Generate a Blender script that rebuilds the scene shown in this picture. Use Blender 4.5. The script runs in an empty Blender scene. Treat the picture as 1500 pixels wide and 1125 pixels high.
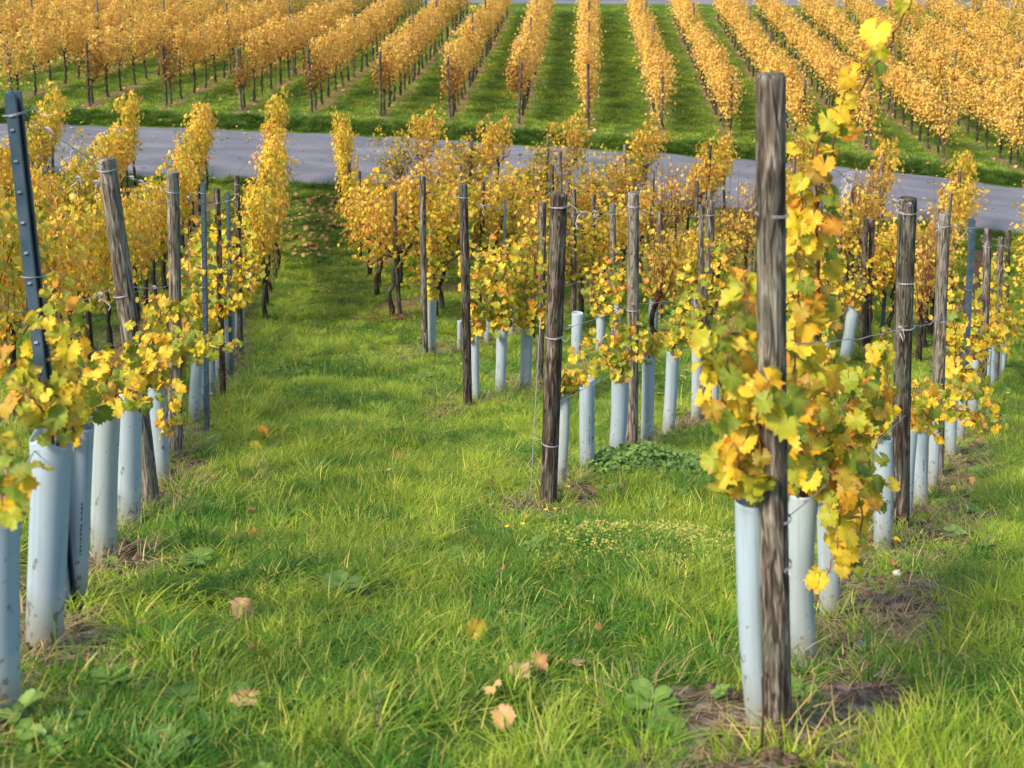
import bpy, math, random
import numpy as np
from mathutils import Vector, Matrix

# ------------------------------------------------------------------ camera, light, exposure
sc = bpy.context.scene
PITCH = math.radians(10.0)
FPX = 1840.0                       # focal length in pixels of the 1500 px wide photograph
YH = -160.0                        # picture row of the level horizon
YPP = YH + FPX * math.tan(PITCH)   # principal point of the (shifted) lens

cam_d = bpy.data.cameras.new('camera')
cam = bpy.data.objects.new('camera', cam_d)
sc.collection.objects.link(cam)
cam.location = (0, 0, 0)
cam.rotation_euler = (math.radians(90) - PITCH, 0, 0)
cam_d.sensor_width = 36
cam_d.lens = 36 * FPX / 1500
cam_d.shift_y = -(562.5 - YPP) / 1500
cam_d.clip_start = 0.05
cam_d.clip_end = 2000
cam_d.dof.use_dof = True
cam_d.dof.focus_distance = 7.6
cam_d.dof.aperture_fstop = 4.6
sc.camera = cam

SUN = Vector((-0.72, -0.66, 0.0)).normalized()
ELEV = math.radians(44)
SUNV = Vector((SUN.x * math.cos(ELEV), SUN.y * math.cos(ELEV), math.sin(ELEV)))
world = bpy.data.worlds.new('World')
sc.world = world
world.use_nodes = True
wn = world.node_tree
for n in list(wn.nodes):
    wn.nodes.remove(n)
sky = wn.nodes.new('ShaderNodeTexSky')
sky.sky_type = 'NISHITA'
sky.sun_disc = False
sky.sun_elevation = ELEV
sky.sun_rotation = math.atan2(SUN.x, SUN.y)
sky.air_density = 1.0
sky.dust_density = 2.0
bg = wn.nodes.new('ShaderNodeBackground')
bg.inputs[1].default_value = 0.15
wo = wn.nodes.new('ShaderNodeOutputWorld')
wn.links.new(sky.outputs[0], bg.inputs[0])
wn.links.new(bg.outputs[0], wo.inputs[0])

sun_d = bpy.data.lights.new('sun', 'SUN')
sun_d.energy = 3.1
sun_d.angle = math.radians(12)
sun_d.color = (1.0, 0.84, 0.66)
sun_o = bpy.data.objects.new('sun', sun_d)
sc.collection.objects.link(sun_o)
sun_o.location = (-20, 10, 30)
sun_o.rotation_euler = SUNV.to_track_quat('Z', 'Y').to_euler()

sc.view_settings.view_transform = 'Standard'
sc.view_settings.look = 'None'
sc.view_settings.exposure = 0.95
sc.view_settings.gamma = 1
sc.view_settings.use_curve_mapping = False
sc.render.engine = 'CYCLES'
sc.cycles.use_denoising = True
sc.cycles.max_bounces = 8
sc.cycles.transparent_max_bounces = 8
sc.cycles.transmission_bounces = 4
sc.cycles.diffuse_bounces = 3
sc.cycles.glossy_bounces = 2

R = np.random.default_rng(7)
rnd = random.Random(11)

# ------------------------------------------------------------------ ground profile and picture geometry
_prof = np.array([(-40, 6.0), (-10, 0.6), (0, -1.15), (2.97, -2.16), (3.87, -2.48), (5.83, -3.13), (6.63, -3.38), (7.26, -3.57),
                  (9.42, -4.17), (11.36, -4.70), (15.25, -5.62), (19.21, -6.22), (23.23, -6.46), (26.47, -6.51),
                  (31.68, -6.34), (33.42, -6.26), (55.86, -5.62), (61, -5.30), (75, -4.0), (120, 3), (400, 40)])
_fy = np.arange(-40, 400, 0.1)
_fz = np.interp(_fy, _prof[:, 0], _prof[:, 1])
_k = np.hanning(23); _k /= _k.sum()
_fz = np.convolve(np.pad(_fz, 11, mode='edge'), _k, mode='valid')

def _hash(ix, iy, s):
    h = (ix * 374761393 + iy * 668265263 + s * 69069) & 0xffffffff
    h = ((h ^ (h >> 13)) * 1274126177) & 0xffffffff
    return ((h ^ (h >> 16)) & 0xffff) / 65535.0

def vnoise(x, y, s=0):
    x = np.asarray(x, float); y = np.asarray(y, float)
    ix = np.floor(x).astype(np.int64); iy = np.floor(y).astype(np.int64)
    fx = x - ix; fy = y - iy
    fx = fx * fx * (3 - 2 * fx); fy = fy * fy * (3 - 2 * fy)
    a = _hash(ix, iy, s); b = _hash(ix + 1, iy, s); c = _hash(ix, iy + 1, s); d = _hash(ix + 1, iy + 1, s)
    return (a * (1 - fx) + b * fx) * (1 - fy) + (c * (1 - fx) + d * fx) * fy

def smooth_z(X, Y):
    X = np.asarray(X, float); Y = np.asarray(Y, float)
    Xc = np.clip(X, -60, 40)
    Xp = np.clip(Xc, 0, 25)
    fade = 1 - 0.9 * np.clip((Y - 36) / 24, 0, 1) ** 1.0
    return np.interp(Y, _fy, _fz) - (0.055 * Xc + 0.0022 * Xp * Xp) * fade

def ray(x, y):
    u = (x - 750) / FPX; v = (YPP - y) / FPX
    return np.array([u, math.cos(PITCH) + v * math.sin(PITCH), -math.sin(PITCH) + v * math.cos(PITCH)])

_ts = np.arange(0.8, 110, 0.01)
def hit(x, y):
    r = ray(x, y)
    P = _ts[:, None] * r[None]
    b = P[:, 2] < smooth_z(P[:, 0], P[:, 1])
    i = int(np.argmax(b))
    return P[i]

def at(x, y, Y):
    """world point seen at picture position x, y at the distance Y"""
    r = ray(x, y)
    return r * (Y / r[1])

# road edges
_far_edge = np.array([hit(x, y)[:2] for x, y in ((-200, 172), (50, 181), (240, 185), (440, 192), (640, 203), (860, 217), (1080, 232), (1300, 250), (1480, 272), (1700, 300))])
_so = np.argsort(_far_edge[:, 0]); _far_edge = _far_edge[_so]
def road_far(X):
    X = np.asarray(X, float)
    a = np.interp(X, _far_edge[:, 0], _far_edge[:, 1])
    a = np.where(X < _far_edge[0, 0], _far_edge[0, 1] + 0.02 * (X - _far_edge[0, 0]), a)
    return np.where(X > _far_edge[-1, 0], _far_edge[-1, 1] - 0.12 * (X - _far_edge[-1, 0]), a)
def road_near(X):
    return road_far(X) - 5.1
TOPROAD = (60.5, 62.6)

# ------------------------------------------------------------------ row layout (plan)
DR = np.array([0.381, 0.925])              # direction of the rows on the right
DL = np.array([-0.168, 0.986])             # direction of the rows on the left
FAR_T = 0.0625
heads = [np.array([0.70, 2.98]) + k * np.array([-0.57, 3.55]) for k in range(6)]
segs = []                                  # (p0, p1, halfwidth, strength) strips of bare soil
for k in range(6):
    h = heads[k]; L = (24.5 - h[1]) / DR[1]
    segs.append((h - DR * 0.35, h + DR * L, 0.30 if k == 0 else 0.20, 1.0 if k < 2 else 0.75))
segs.append((heads[0] + DR * 1.2 + np.array([0.2, 0]), heads[0] + DR * 9 + np.array([0.26, 0]), 0.26, 0.95))
segs.append((heads[1] + np.array([-0.15, -0.2]), heads[1] + np.array([0.2, 0.1]), 0.20, 0.8))
segs.append((np.array([-0.6, 2.5]), np.array([-0.6, 2.5]) + DL * 1.0, 0.0, 0.0))
for _y in np.arange(4, 20, 2.0):
    _p = np.array([-0.97 - 0.168 * (_y - 4), _y]); segs.append((_p, _p + DL * rnd.uniform(0.5, 1.6), 0.015, 0.45))
segs.append((np.array([-1.25, 2.0]), np.array([-1.25, 2.0]) + DL * 12, 0.22, 0.95))
segs.append((np.array([-3.1, 13.0]), np.array([-3.1, 13.0]) + DL * 12, 0.2, 0.5))
for q in range(1, 6):
    p = np.array([-1.25 - 1.5 * q, 4.0])
    segs.append((p, p + DL * 21.5, 0.25, 0.7))
far_px = [(-573, 105), (-470, 113), (-367, 121), (-264, 128), (-161, 135), (-58, 142), (45, 150), (150, 156), (255, 160), (360, 165), (460, 168), (560, 175), (660, 180), (760, 185), (860, 190), (965, 197), (1065, 205),
          (1170, 213), (1270, 223), (1375, 234), (1478, 246), (1582, 259), (1686, 273), (1790, 288), (1894, 303)]
far_rows = []
for x, y in far_px:
    Yc = 33.6 + 0.0
    X = (x - 750) / FPX * (Yc * math.cos(PITCH) + 6.3 * math.sin(PITCH))
    Yr = float(road_far(X)) + 1.75
    far_rows.append(np.array([X, Yr]))
for f in far_rows:
    e = f + np.array([FAR_T, 1]) * (57.3 - f[1])
    segs.append((f - np.array([0, 0.3]), e, 0.15, 0.8))

def soil_mask(X, Y):
    m = np.zeros(np.shape(X))
    wob = (vnoise(X * 2.2, Y * 2.2, 5) - 0.5) * 0.22 + (vnoise(X * 7, Y * 7, 6) - 0.5) * 0.22
    for a, b, hw, st in segs:
        d = b - a; L = np.linalg.norm(d); d = d / L
        if st <= 0: continue
        t = (X - a[0]) * d[0] + (Y - a[1]) * d[1]
        tt = np.clip(t, 0, L)
        dist = np.hypot(X - a[0] - tt * d[0], Y - a[1] - tt * d[1]) + wob
        m = np.maximum(m, st * np.clip((hw + 0.07 - dist) / 0.14, 0, 1))
    # bare ground on the sunny side of the first row on the right
    return m

def relief(X, Y):
    nearness = np.clip((road_near(X) - 0.4 - Y) / 1.5, 0, 1) * np.clip((Y + 5) / 5, 0, 1)
    beyond = np.clip((Y - road_far(X) - 0.3) / 1.0, 0, 1) * np.clip((TOPROAD[0] - 0.4 - Y) / 1, 0, 1)
    r = (vnoise(X * 1.3, Y * 1.3, 1) - 0.5) * 0.06 + (vnoise(X * 4.1, Y * 4.1, 2) - 0.5) * 0.035
    z = r * np.maximum(nearness, beyond * 0.7)
    fine = (vnoise(X * 11, Y * 11, 3) - 0.5) * 0.03
    z = z + fine * soil_mask(X, Y) * nearness
    # grass bank above the road
    t = Y - road_far(X)
    z = z + 0.10 * np.clip(t / 0.5, 0, 1) * np.clip((6 - t) / 4.5, 0, 1)
    # tyre ruts along the grass aisle
    ax = X - (-0.55 - 0.168 * (Y - 4))
    for off in (-0.42, 0.72):
        z = z - 0.03 * np.exp(-((ax - off) / 0.16) ** 2) * nearness
    return z
def gz(X, Y):
    return smooth_z(X, Y) + relief(np.asarray(X, float), np.asarray(Y, float))

# ------------------------------------------------------------------ helpers
def tag(o, label=None, cat=None, group=None, kind=None):
    if label: o['label'] = label
    if cat: o['category'] = cat
    if group: o['group'] = group
    if kind: o['kind'] = kind
    return o

def link(o, parent=None):
    sc.collection.objects.link(o)
    if parent is not None: o.parent = parent
    return o

def empty(name, loc, rz=0.0):
    o = bpy.data.objects.new(name, None)
    o.empty_display_size = 0.1
    o.location = loc; o.rotation_euler = (0, 0, rz)
    return link(o)

def mesh_np(name, V, Fc, mats, attrs=None, smooth=False):
    """V (n,3); Fc: (m,k) array of equal-size faces or list of faces"""
    me = bpy.data.meshes.new(name)
    V = np.asarray(V, np.float32)
    if isinstance(Fc, np.ndarray):
        m, k = Fc.shape
        me.vertices.add(len(V)); me.loops.add(m * k); me.polygons.add(m)
        me.vertices.foreach_set('co', V.ravel())
        me.loops.foreach_set('vertex_index', Fc.astype(np.int32).ravel())
        me.polygons.foreach_set('loop_start', np.arange(0, m * k, k, dtype=np.int32))
        me.update(calc_edges=True)
    else:
        me.from_pydata([tuple(v) for v in V], [], [tuple(f) for f in Fc])
        me.update()
    if smooth:
        me.polygons.foreach_set('use_smooth', np.ones(len(me.polygons), dtype=bool))
    for nm, (typ, arr) in (attrs or {}).items():
        a = me.attributes.new(nm, typ, 'POINT')
        a.data.foreach_set('vector' if typ == 'FLOAT_VECTOR' else 'value', np.asarray(arr, np.float32 if typ != 'INT' else np.int32).ravel())
    for m_ in (mats if isinstance(mats, (list, tuple)) else [mats]):
        me.materials.append(m_)
    return me

class MB:
    def __init__(s): s.v = []; s.f = []
    def add(s, V, Fc):
        n = len(s.v)
        s.v.extend([tuple(map(float, p)) for p in V]); s.f.extend([tuple(i + n for i in f) for f in Fc])
    def tube(s, pts, rad, sides=6, cap=True):
        pts = [Vector(p) for p in pts]; n = len(pts)
        if not hasattr(rad, '__len__'): rad = [rad] * n
        V = []; up = None
        for i, p in enumerate(pts):
            d = (pts[min(i + 1, n - 1)] - pts[max(i - 1, 0)])
            if d.length < 1e-9: d = Vector((0, 0, 1))
            d.normalize()
            if up is None:
                up = Vector((1, 0, 0)) if abs(d.x) < 0.8 else Vector((0, 1, 0))
            a = d.cross(up).normalized(); b = d.cross(a).normalized(); up = -b.cross(d).normalized() if False else a.cross(d)
            up = a.cross(d).normalized()
            for k in range(sides):
                t = 2 * math.pi * k / sides
                V.append(p + (a * math.cos(t) + b * math.sin(t)) * rad[i])
        Fc = []
        for i in range(n - 1):
            for k in range(sides):
                k2 = (k + 1) % sides
                Fc.append((i * sides + k, i * sides + k2, (i + 1) * sides + k2, (i + 1) * sides + k))
        if cap:
            Fc.append(tuple(range(sides - 1, -1, -1))); Fc.append(tuple((n - 1) * sides + k for k in range(sides)))
        s.add(V, Fc)
    def mesh(s, name, mat, smooth=True):
        me = bpy.data.meshes.new(name)
        me.from_pydata(s.v, [], s.f); me.update()
        if smooth: me.polygons.foreach_set('use_smooth', np.ones(len(me.polygons), dtype=bool))
        for m in (mat if isinstance(mat, (list, tuple)) else [mat]): me.materials.append(m)
        return me
    def obj(s, name, mat, parent=None, smooth=True):
        return link(bpy.data.objects.new(name, s.mesh(name, mat, smooth)), parent)

# ------------------------------------------------------------------ materials
def new_mat(name):
    m = bpy.data.materials.new(name); m.use_nodes = True
    nt = m.node_tree
    for n in list(nt.nodes): nt.nodes.remove(n)
    out = nt.nodes.new('ShaderNodeOutputMaterial')
    return m, nt, out
def N(nt, typ, **kw):
    n = nt.nodes.new(typ)
    for k, v in kw.items():
        if k.startswith('i_'):
            key = k[2:]
            n.inputs[int(key) if key.isdigit() else key].default_value = v
        else: setattr(n, k, v)
    return n
def ramp(nt, fac, stops, interp='LINEAR'):
    r = nt.nodes.new('ShaderNodeValToRGB'); r.color_ramp.interpolation = interp
    el = r.color_ramp.elements
    while len(el) > 1: el.remove(el[-1])
    el[0].position = stops[0][0]; el[0].color = (*stops[0][1], 1)
    for p, c in stops[1:]:
        e = el.new(p); e.color = (*c, 1)
    if fac is not None: nt.links.new(fac, r.inputs[0])
    return r
def mix(nt, fac, a, b, mode='MIX'):
    m = nt.nodes.new('ShaderNodeMix'); m.data_type = 'RGBA'; m.blend_type = mode
    for sock, v in ((m.inputs[0], fac), (m.inputs[6], a), (m.inputs[7], b)):
        if hasattr(v, 'type') or hasattr(v, 'is_output'): nt.links.new(v, sock)
        elif isinstance(v, tuple): sock.default_value = (*v, 1)
        else: sock.default_value = v
    return m.outputs[2]
def math_(nt, op, a, b=None, c=None):
    m = nt.nodes.new('ShaderNodeMath'); m.operation = op
    for i, v in enumerate((a, b, c)):
        if v is None: continue
        if hasattr(v, 'is_output'): nt.links.new(v, m.inputs[i])
        else: m.inputs[i].default_value = v
    return m.outputs[0]

def leaf_material(name, stops, trans=0.42, edge=(0.34, 0.11, 0.03), edge_amt=0.65, veins=False, rough=0.5):
    m, nt, out = new_mat(name)
    at_ = N(nt, 'ShaderNodeAttribute', attribute_name='t')
    oi = N(nt, 'ShaderNodeObjectInfo')
    f = math_(nt, 'FRACT', math_(nt, 'ADD', at_.outputs['Fac'], oi.outputs['Random']))
    cr = ramp(nt, f, stops)
    luv = N(nt, 'ShaderNodeAttribute', attribute_name='luv')
    sep = N(nt, 'ShaderNodeSeparateXYZ'); nt.links.new(luv.outputs['Vector'], sep.inputs[0])
    geo = N(nt, 'ShaderNodeNewGeometry')
    no = N(nt, 'ShaderNodeTexNoise', i_Scale=45.0, i_Detail=3.0); nt.links.new(geo.outputs['Position'], no.inputs['Vector'])
    no2 = N(nt, 'ShaderNodeTexNoise', i_Scale=14.0, i_Detail=2.0); nt.links.new(geo.outputs['Position'], no2.inputs['Vector'])
    e = math_(nt, 'ADD', math_(nt, 'POWER', sep.outputs[2], 2.5), math_(nt, 'MULTIPLY_ADD', no.outputs[0], 1.6, -1.05))
    e = math_(nt, 'MULTIPLY', math_(nt, 'MULTIPLY_ADD', no2.outputs[0], 4.0, -1.5), e)
    ef = N(nt, 'ShaderNodeMath', operation='MULTIPLY', use_clamp=True); nt.links.new(e, ef.inputs[0]); ef.inputs[1].default_value = edge_amt
    col = mix(nt, ef.outputs[0], cr.outputs[0], edge)
    # greener towards the veins
    cen = N(nt, 'ShaderNodeMath', operation='MULTIPLY', use_clamp=True)
    nt.links.new(math_(nt, 'MULTIPLY', math_(nt, 'SUBTRACT', 0.8, sep.outputs[2]), no2.outputs[0]), cen.inputs[0]); cen.inputs[1].default_value = 0.9
    col = mix(nt, cen.outputs[0], col, (0.35, 0.38, 0.04))
    if veins:
        ang = math_(nt, 'ARCTAN2', math_(nt, 'ABSOLUTE', sep.outputs[0]), sep.outputs[1])
        dmin = None
        for a0 in (0.0, 0.85, 1.85):
            d = math_(nt, 'ABSOLUTE', math_(nt, 'SUBTRACT', ang, a0))
            dmin = d if dmin is None else math_(nt, 'MINIMUM', dmin, d)
        rr = math_(nt, 'SQRT', math_(nt, 'ADD', math_(nt, 'MULTIPLY', sep.outputs[0], sep.outputs[0]), math_(nt, 'MULTIPLY', sep.outputs[1], sep.outputs[1])))
        dd = math_(nt, 'MULTIPLY', dmin, rr)
        vm = N(nt, 'ShaderNodeMapRange', i_1=0.0, i_2=0.022, i_3=0.28, i_4=0.0); nt.links.new(dd, vm.inputs[0])
        col = mix(nt, vm.outputs[0], col, (0.62, 0.55, 0.16))
    p = N(nt, 'ShaderNodeBsdfPrincipled'); p.inputs['Roughness'].default_value = rough
    p.inputs['Specular IOR Level'].default_value = 0.35
    nt.links.new(col, p.inputs['Base Color'])
    bump = N(nt, 'ShaderNodeBump', i_Strength=0.35, i_Distance=0.01); nt.links.new(no.outputs[0], bump.inputs['Height'])
    nt.links.new(bump.outputs[0], p.inputs['Normal'])
    tr = N(nt, 'ShaderNodeBsdfTranslucent'); nt.links.new(col, tr.inputs['Color'])
    mx = N(nt, 'ShaderNodeMixShader', i_0=trans)
    nt.links.new(p.outputs[0], mx.inputs[1]); nt.links.new(tr.outputs[0], mx.inputs[2]); nt.links.new(mx.outputs[0], out.inputs[0])
    return m

GREEN = (0.13, 0.22, 0.025); LIME = (0.42, 0.46, 0.03); YEL = (0.84, 0.62, 0.03); GOLD = (0.86, 0.50, 0.03); ORA = (0.74, 0.27, 0.03); RUST = (0.42, 0.11, 0.03)
M = {}
M['leaf_young'] = leaf_material('young_leaf', [(0, GREEN), (0.14, (0.22, 0.31, 0.03)), (0.30, LIME), (0.42, (0.60, 0.52, 0.03)), (0.50, (0.42, 0.24, 0.05)), (0.56, (0.72, 0.58, 0.04)), (0.68, YEL), (0.90, GOLD), (0.97, ORA), (1, GREEN)], veins=True)
M['leaf_yellow'] = leaf_material('yellow_leaf', [(0, (0.30, 0.38, 0.04)), (0.15, (0.55, 0.54, 0.05)), (0.32, (0.85, 0.66, 0.05)), (0.62, (0.87, 0.58, 0.06)), (0.9, (0.86, 0.48, 0.09)), (0.96, ORA), (1, LIME)])
M['leaf_orange'] = leaf_material('orange_leaf', [(0, (0.68, 0.58, 0.06)), (0.15, (0.86, 0.66, 0.07)), (0.5, (0.87, 0.57, 0.08)), (0.78, (0.85, 0.47, 0.09)), (0.93, (0.68, 0.26, 0.09)), (1, (0.62, 0.52, 0.06))], edge_amt=0.4)
M['leaf_far'] = leaf_material('golden_leaf', [(0, (0.50, 0.44, 0.08)), (0.12, (0.86, 0.66, 0.12)), (0.5, (0.88, 0.59, 0.12)), (0.8, (0.84, 0.49, 0.12)), (0.94, (0.55, 0.26, 0.12)), (1, (0.40, 0.36, 0.08))], edge=(0.5, 0.2, 0.06), edge_amt=0.3)
M['leaf_rust'] = leaf_material('rusty_leaf', [(0, (0.10, 0.12, 0.02)), (0.3, (0.30, 0.22, 0.03)), (0.6, RUST), (0.85, (0.5, 0.28, 0.03)), (1, (0.10, 0.12, 0.02))], trans=0.3)
M['leaf_olive'] = leaf_material('olive_leaf', [(0, (0.30, 0.32, 0.06)), (0.4, (0.50, 0.44, 0.06)), (0.8, (0.66, 0.46, 0.06)), (1, (0.30, 0.32, 0.06))])
M['leaf_dead'] = leaf_material('dead_leaf', [(0, (0.45, 0.30, 0.16)), (0.3, (0.50, 0.20, 0.06)), (0.55, (0.30, 0.13, 0.06)), (0.8, (0.60, 0.38, 0.10)), (1, (0.45, 0.30, 0.16))], trans=0.12, edge=(0.2, 0.07, 0.04))
M['leaf_weed'] = leaf_material('weed_leaf', [(0, (0.08, 0.19, 0.03)), (0.5, (0.15, 0.27, 0.06)), (1, (0.08, 0.19, 0.03))], trans=0.25, edge=(0.2, 0.25, 0.06), edge_amt=0.3)
M['leaf_pale'] = leaf_material('pale_weed_leaf', [(0, (0.24, 0.36, 0.05)), (0.5, (0.42, 0.46, 0.08)), (0.88, (0.50, 0.36, 0.12)), (1, (0.24, 0.36, 0.05))], trans=0.25, edge_amt=0.2)

def grass_material(name, lo, hi, dry, dry_from):
    m, nt, out = new_mat(name)
    a = N(nt, 'ShaderNodeAttribute', attribute_name='t')
    g = N(nt, 'ShaderNodeNewGeometry')
    n1 = N(nt, 'ShaderNodeTexNoise', i_Scale=0.9, i_Detail=4.0); nt.links.new(g.outputs['Position'], n1.inputs['Vector'])
    n2 = N(nt, 'ShaderNodeTexNoise', i_Scale=3.2, i_Detail=2.0); nt.links.new(g.outputs['Position'], n2.inputs['Vector'])
    f = math_(nt, 'ADD', math_(nt, 'MULTIPLY_ADD', n1.outputs[0], 1.5, -0.75), math_(nt, 'MULTIPLY_ADD', n2.outputs[0], 1.0, 0.0))
    mr = N(nt, 'ShaderNodeMapRange', i_1=0.32, i_2=0.68); nt.links.new(f, mr.inputs[0])
    base = mix(nt, mr.outputs[0], lo, hi)
    oi = N(nt, 'ShaderNodeObjectInfo')
    hh = N(nt, 'ShaderNodeAttribute', attribute_name='luv'); sp = N(nt, 'ShaderNodeSeparateXYZ'); nt.links.new(hh.outputs['Vector'], sp.inputs[0])
    f2 = math_(nt, 'FRACT', math_(nt, 'ADD', a.outputs['Fac'], oi.outputs['Random']))
    d = N(nt, 'ShaderNodeMapRange', i_1=dry_from, i_2=1.0, i_3=0.0, i_4=0.9); nt.links.new(f2, d.inputs[0])
    col = mix(nt, d.outputs[0], base, dry)
    vb = math_(nt, 'FRACT', math_(nt, 'MULTIPLY', a.outputs['Fac'], 7.31))
    vr = ramp(nt, vb, [(0, (0.55, 0.62, 0.6)), (0.5, (0.95, 0.95, 0.95)), (1, (1.5, 1.4, 1.3))])
    col = mix(nt, 1.0, col, vr.outputs[0], 'MULTIPLY')
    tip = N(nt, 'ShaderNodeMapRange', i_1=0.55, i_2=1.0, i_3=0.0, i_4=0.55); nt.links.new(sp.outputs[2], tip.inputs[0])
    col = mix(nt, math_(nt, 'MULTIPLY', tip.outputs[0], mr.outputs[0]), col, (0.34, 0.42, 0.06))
    p = N(nt, 'ShaderNodeBsdfPrincipled'); p.inputs['Roughness'].default_value = 0.45; p.inputs['Specular IOR Level'].default_value = 0.35
    nt.links.new(col, p.inputs['Base Color'])
    tr = N(nt, 'ShaderNodeBsdfTranslucent'); nt.links.new(col, tr.inputs['Color'])
    mx = N(nt, 'ShaderNodeMixShader', i_0=0.4)
    nt.links.new(p.outputs[0], mx.inputs[1]); nt.links.new(tr.outputs[0], mx.inputs[2]); nt.links.new(mx.outputs[0], out.inputs[0])
    return m
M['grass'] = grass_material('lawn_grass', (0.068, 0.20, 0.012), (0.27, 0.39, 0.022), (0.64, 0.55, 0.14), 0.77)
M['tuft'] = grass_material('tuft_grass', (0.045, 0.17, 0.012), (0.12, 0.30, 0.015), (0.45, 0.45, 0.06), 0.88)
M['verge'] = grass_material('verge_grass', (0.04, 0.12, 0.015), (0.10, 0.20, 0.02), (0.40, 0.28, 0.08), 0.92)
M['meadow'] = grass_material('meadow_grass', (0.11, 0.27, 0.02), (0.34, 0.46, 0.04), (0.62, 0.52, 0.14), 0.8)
M['straw'] = grass_material('straw', (0.30, 0.22, 0.12), (0.42, 0.32, 0.16), (0.55, 0.45, 0.25), 0.6)

def wood_material(name, dark, mid, light, scale=1.0):
    m, nt, out = new_mat(name)
    tc = N(nt, 'ShaderNodeTexCoord'); oi = N(nt, 'ShaderNodeObjectInfo')
    add = N(nt, 'ShaderNodeVectorMath', operation='ADD')
    sc_ = N(nt, 'ShaderNodeVectorMath', operation='SCALE'); sc_.inputs['Scale'].default_value = 7.0
    cmb = N(nt, 'ShaderNodeCombineXYZ'); nt.links.new(oi.outputs['Random'], cmb.inputs[0]); nt.links.new(oi.outputs['Random'], cmb.inputs[2])
    nt.links.new(cmb.outputs[0], sc_.inputs[0])
    nt.links.new(tc.outputs['Object'], add.inputs[0]); nt.links.new(sc_.outputs[0], add.inputs[1])
    mp = N(nt, 'ShaderNodeMapping'); mp.inputs['Scale'].default_value = (42 * scale, 42 * scale, 5.5 * scale); nt.links.new(add.outputs[0], mp.inputs[0])
    n1 = N(nt, 'ShaderNodeTexNoise', i_Scale=1.0, i_Detail=6.0, i_Roughness=0.62, i_Distortion=1.2); nt.links.new(mp.outputs[0], n1.inputs['Vector'])
    mp2 = N(nt, 'ShaderNodeMapping'); mp2.inputs['Scale'].default_value = (110, 110, 5); nt.links.new(add.outputs[0], mp2.inputs[0])
    n2 = N(nt, 'ShaderNodeTexNoise', i_Scale=1.0, i_Detail=3.0); nt.links.new(mp2.outputs[0], n2.inputs['Vector'])
    n3 = N(nt, 'ShaderNodeTexNoise', i_Scale=3.5, i_Detail=3.0); nt.links.new(add.outputs[0], n3.inputs['Vector'])
    f = math_(nt, 'ADD', n1.outputs[0], math_(nt, 'MULTIPLY_ADD', n2.outputs[0], 0.35, -0.17))
    cr = ramp(nt, f, [(0.30, dark), (0.44, tuple(0.55 * a for a in mid)), (0.52, mid), (0.66, light), (0.8, tuple(min(1, 1.25 * a) for a in light))])
    mp3 = N(nt, 'ShaderNodeMapping'); mp3.inputs['Scale'].default_value = (26, 26, 3.6); nt.links.new(add.outputs[0], mp3.inputs[0])
    n4 = N(nt, 'ShaderNodeTexNoise', i_Scale=1.0, i_Detail=2.0, i_Distortion=2.5); nt.links.new(mp3.outputs[0], n4.inputs['Vector'])
    sp = N(nt, 'ShaderNodeMapRange', i_1=0.52, i_2=0.62, i_3=0.0, i_4=0.85); nt.links.new(n4.outputs[0], sp.inputs[0])
    warm = N(nt, 'ShaderNodeMapRange', i_1=0.45, i_2=0.7, i_3=0.0, i_4=0.6); nt.links.new(n3.outputs[0], warm.inputs[0])
    col = mix(nt, warm.outputs[0], cr.outputs[0], (0.13, 0.16, 0.12)); col = mix(nt, sp.outputs[0], col, dark)
    p = N(nt, 'ShaderNodeBsdfPrincipled'); p.inputs['Roughness'].default_value = 0.85; p.inputs['Specular IOR Level'].default_value = 0.2
    nt.links.new(col, p.inputs['Base Color'])
    b = N(nt, 'ShaderNodeBump', i_Strength=1.0, i_Distance=0.011); nt.links.new(f, b.inputs['Height']); nt.links.new(b.outputs[0], p.inputs['Normal'])
    nt.links.new(p.outputs[0], out.inputs[0])
    return m
M['wood'] = wood_material('weathered_wood', (0.016, 0.012, 0.010), (0.145, 0.118, 0.092), (0.36, 0.32, 0.27))
M['wood_dark'] = wood_material('dark_weathered_wood', (0.010, 0.008, 0.006), (0.080, 0.062, 0.047), (0.24, 0.20, 0.16))
M['wood_grey'] = wood_material('grey_weathered_wood', (0.04, 0.033, 0.027), (0.21, 0.18, 0.145), (0.34, 0.31, 0.255))
M['bark'] = wood_material('vine_bark', (0.008, 0.006, 0.005), (0.04, 0.03, 0.024), (0.10, 0.08, 0.065), 1.4)

def simple(name, col, rough=0.6, metal=0.0, spec=0.5, noise=None, bump=0.0, nscale=20):
    m, nt, out = new_mat(name)
    p = N(nt, 'ShaderNodeBsdfPrincipled'); p.inputs['Roughness'].default_value = rough; p.inputs['Metallic'].default_value = metal
    p.inputs['Specular IOR Level'].default_value = spec
    if noise:
        tc = N(nt, 'ShaderNodeTexCoord')
        n = N(nt, 'ShaderNodeTexNoise', i_Scale=float(nscale), i_Detail=5.0); nt.links.new(tc.outputs['Object'], n.inputs['Vector'])
        c = ramp(nt, n.outputs[0], [(0.35, col), (0.7, noise)]); nt.links.new(c.outputs[0], p.inputs['Base Color'])
        if bump:
            b = N(nt, 'ShaderNodeBump', i_Strength=bump, i_Distance=0.004); nt.links.new(n.outputs[0], b.inputs['Height']); nt.links.new(b.outputs[0], p.inputs['Normal'])
    else: p.inputs['Base Color'].default_value = (*col, 1)
    nt.links.new(p.outputs[0], out.inputs[0])
    return m
M['cane'] = simple('vine_cane', (0.13, 0.045, 0.022), 0.55, noise=(0.24, 0.10, 0.05), nscale=30)
M['petiole'] = simple('leaf_stalk', (0.33, 0.10, 0.05), 0.5)
M['metal'] = simple('slate_blue_metal', (0.035, 0.068, 0.105), 0.42, 0.15, noise=(0.075, 0.12, 0.17), nscale=9, bump=0.1)
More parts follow.
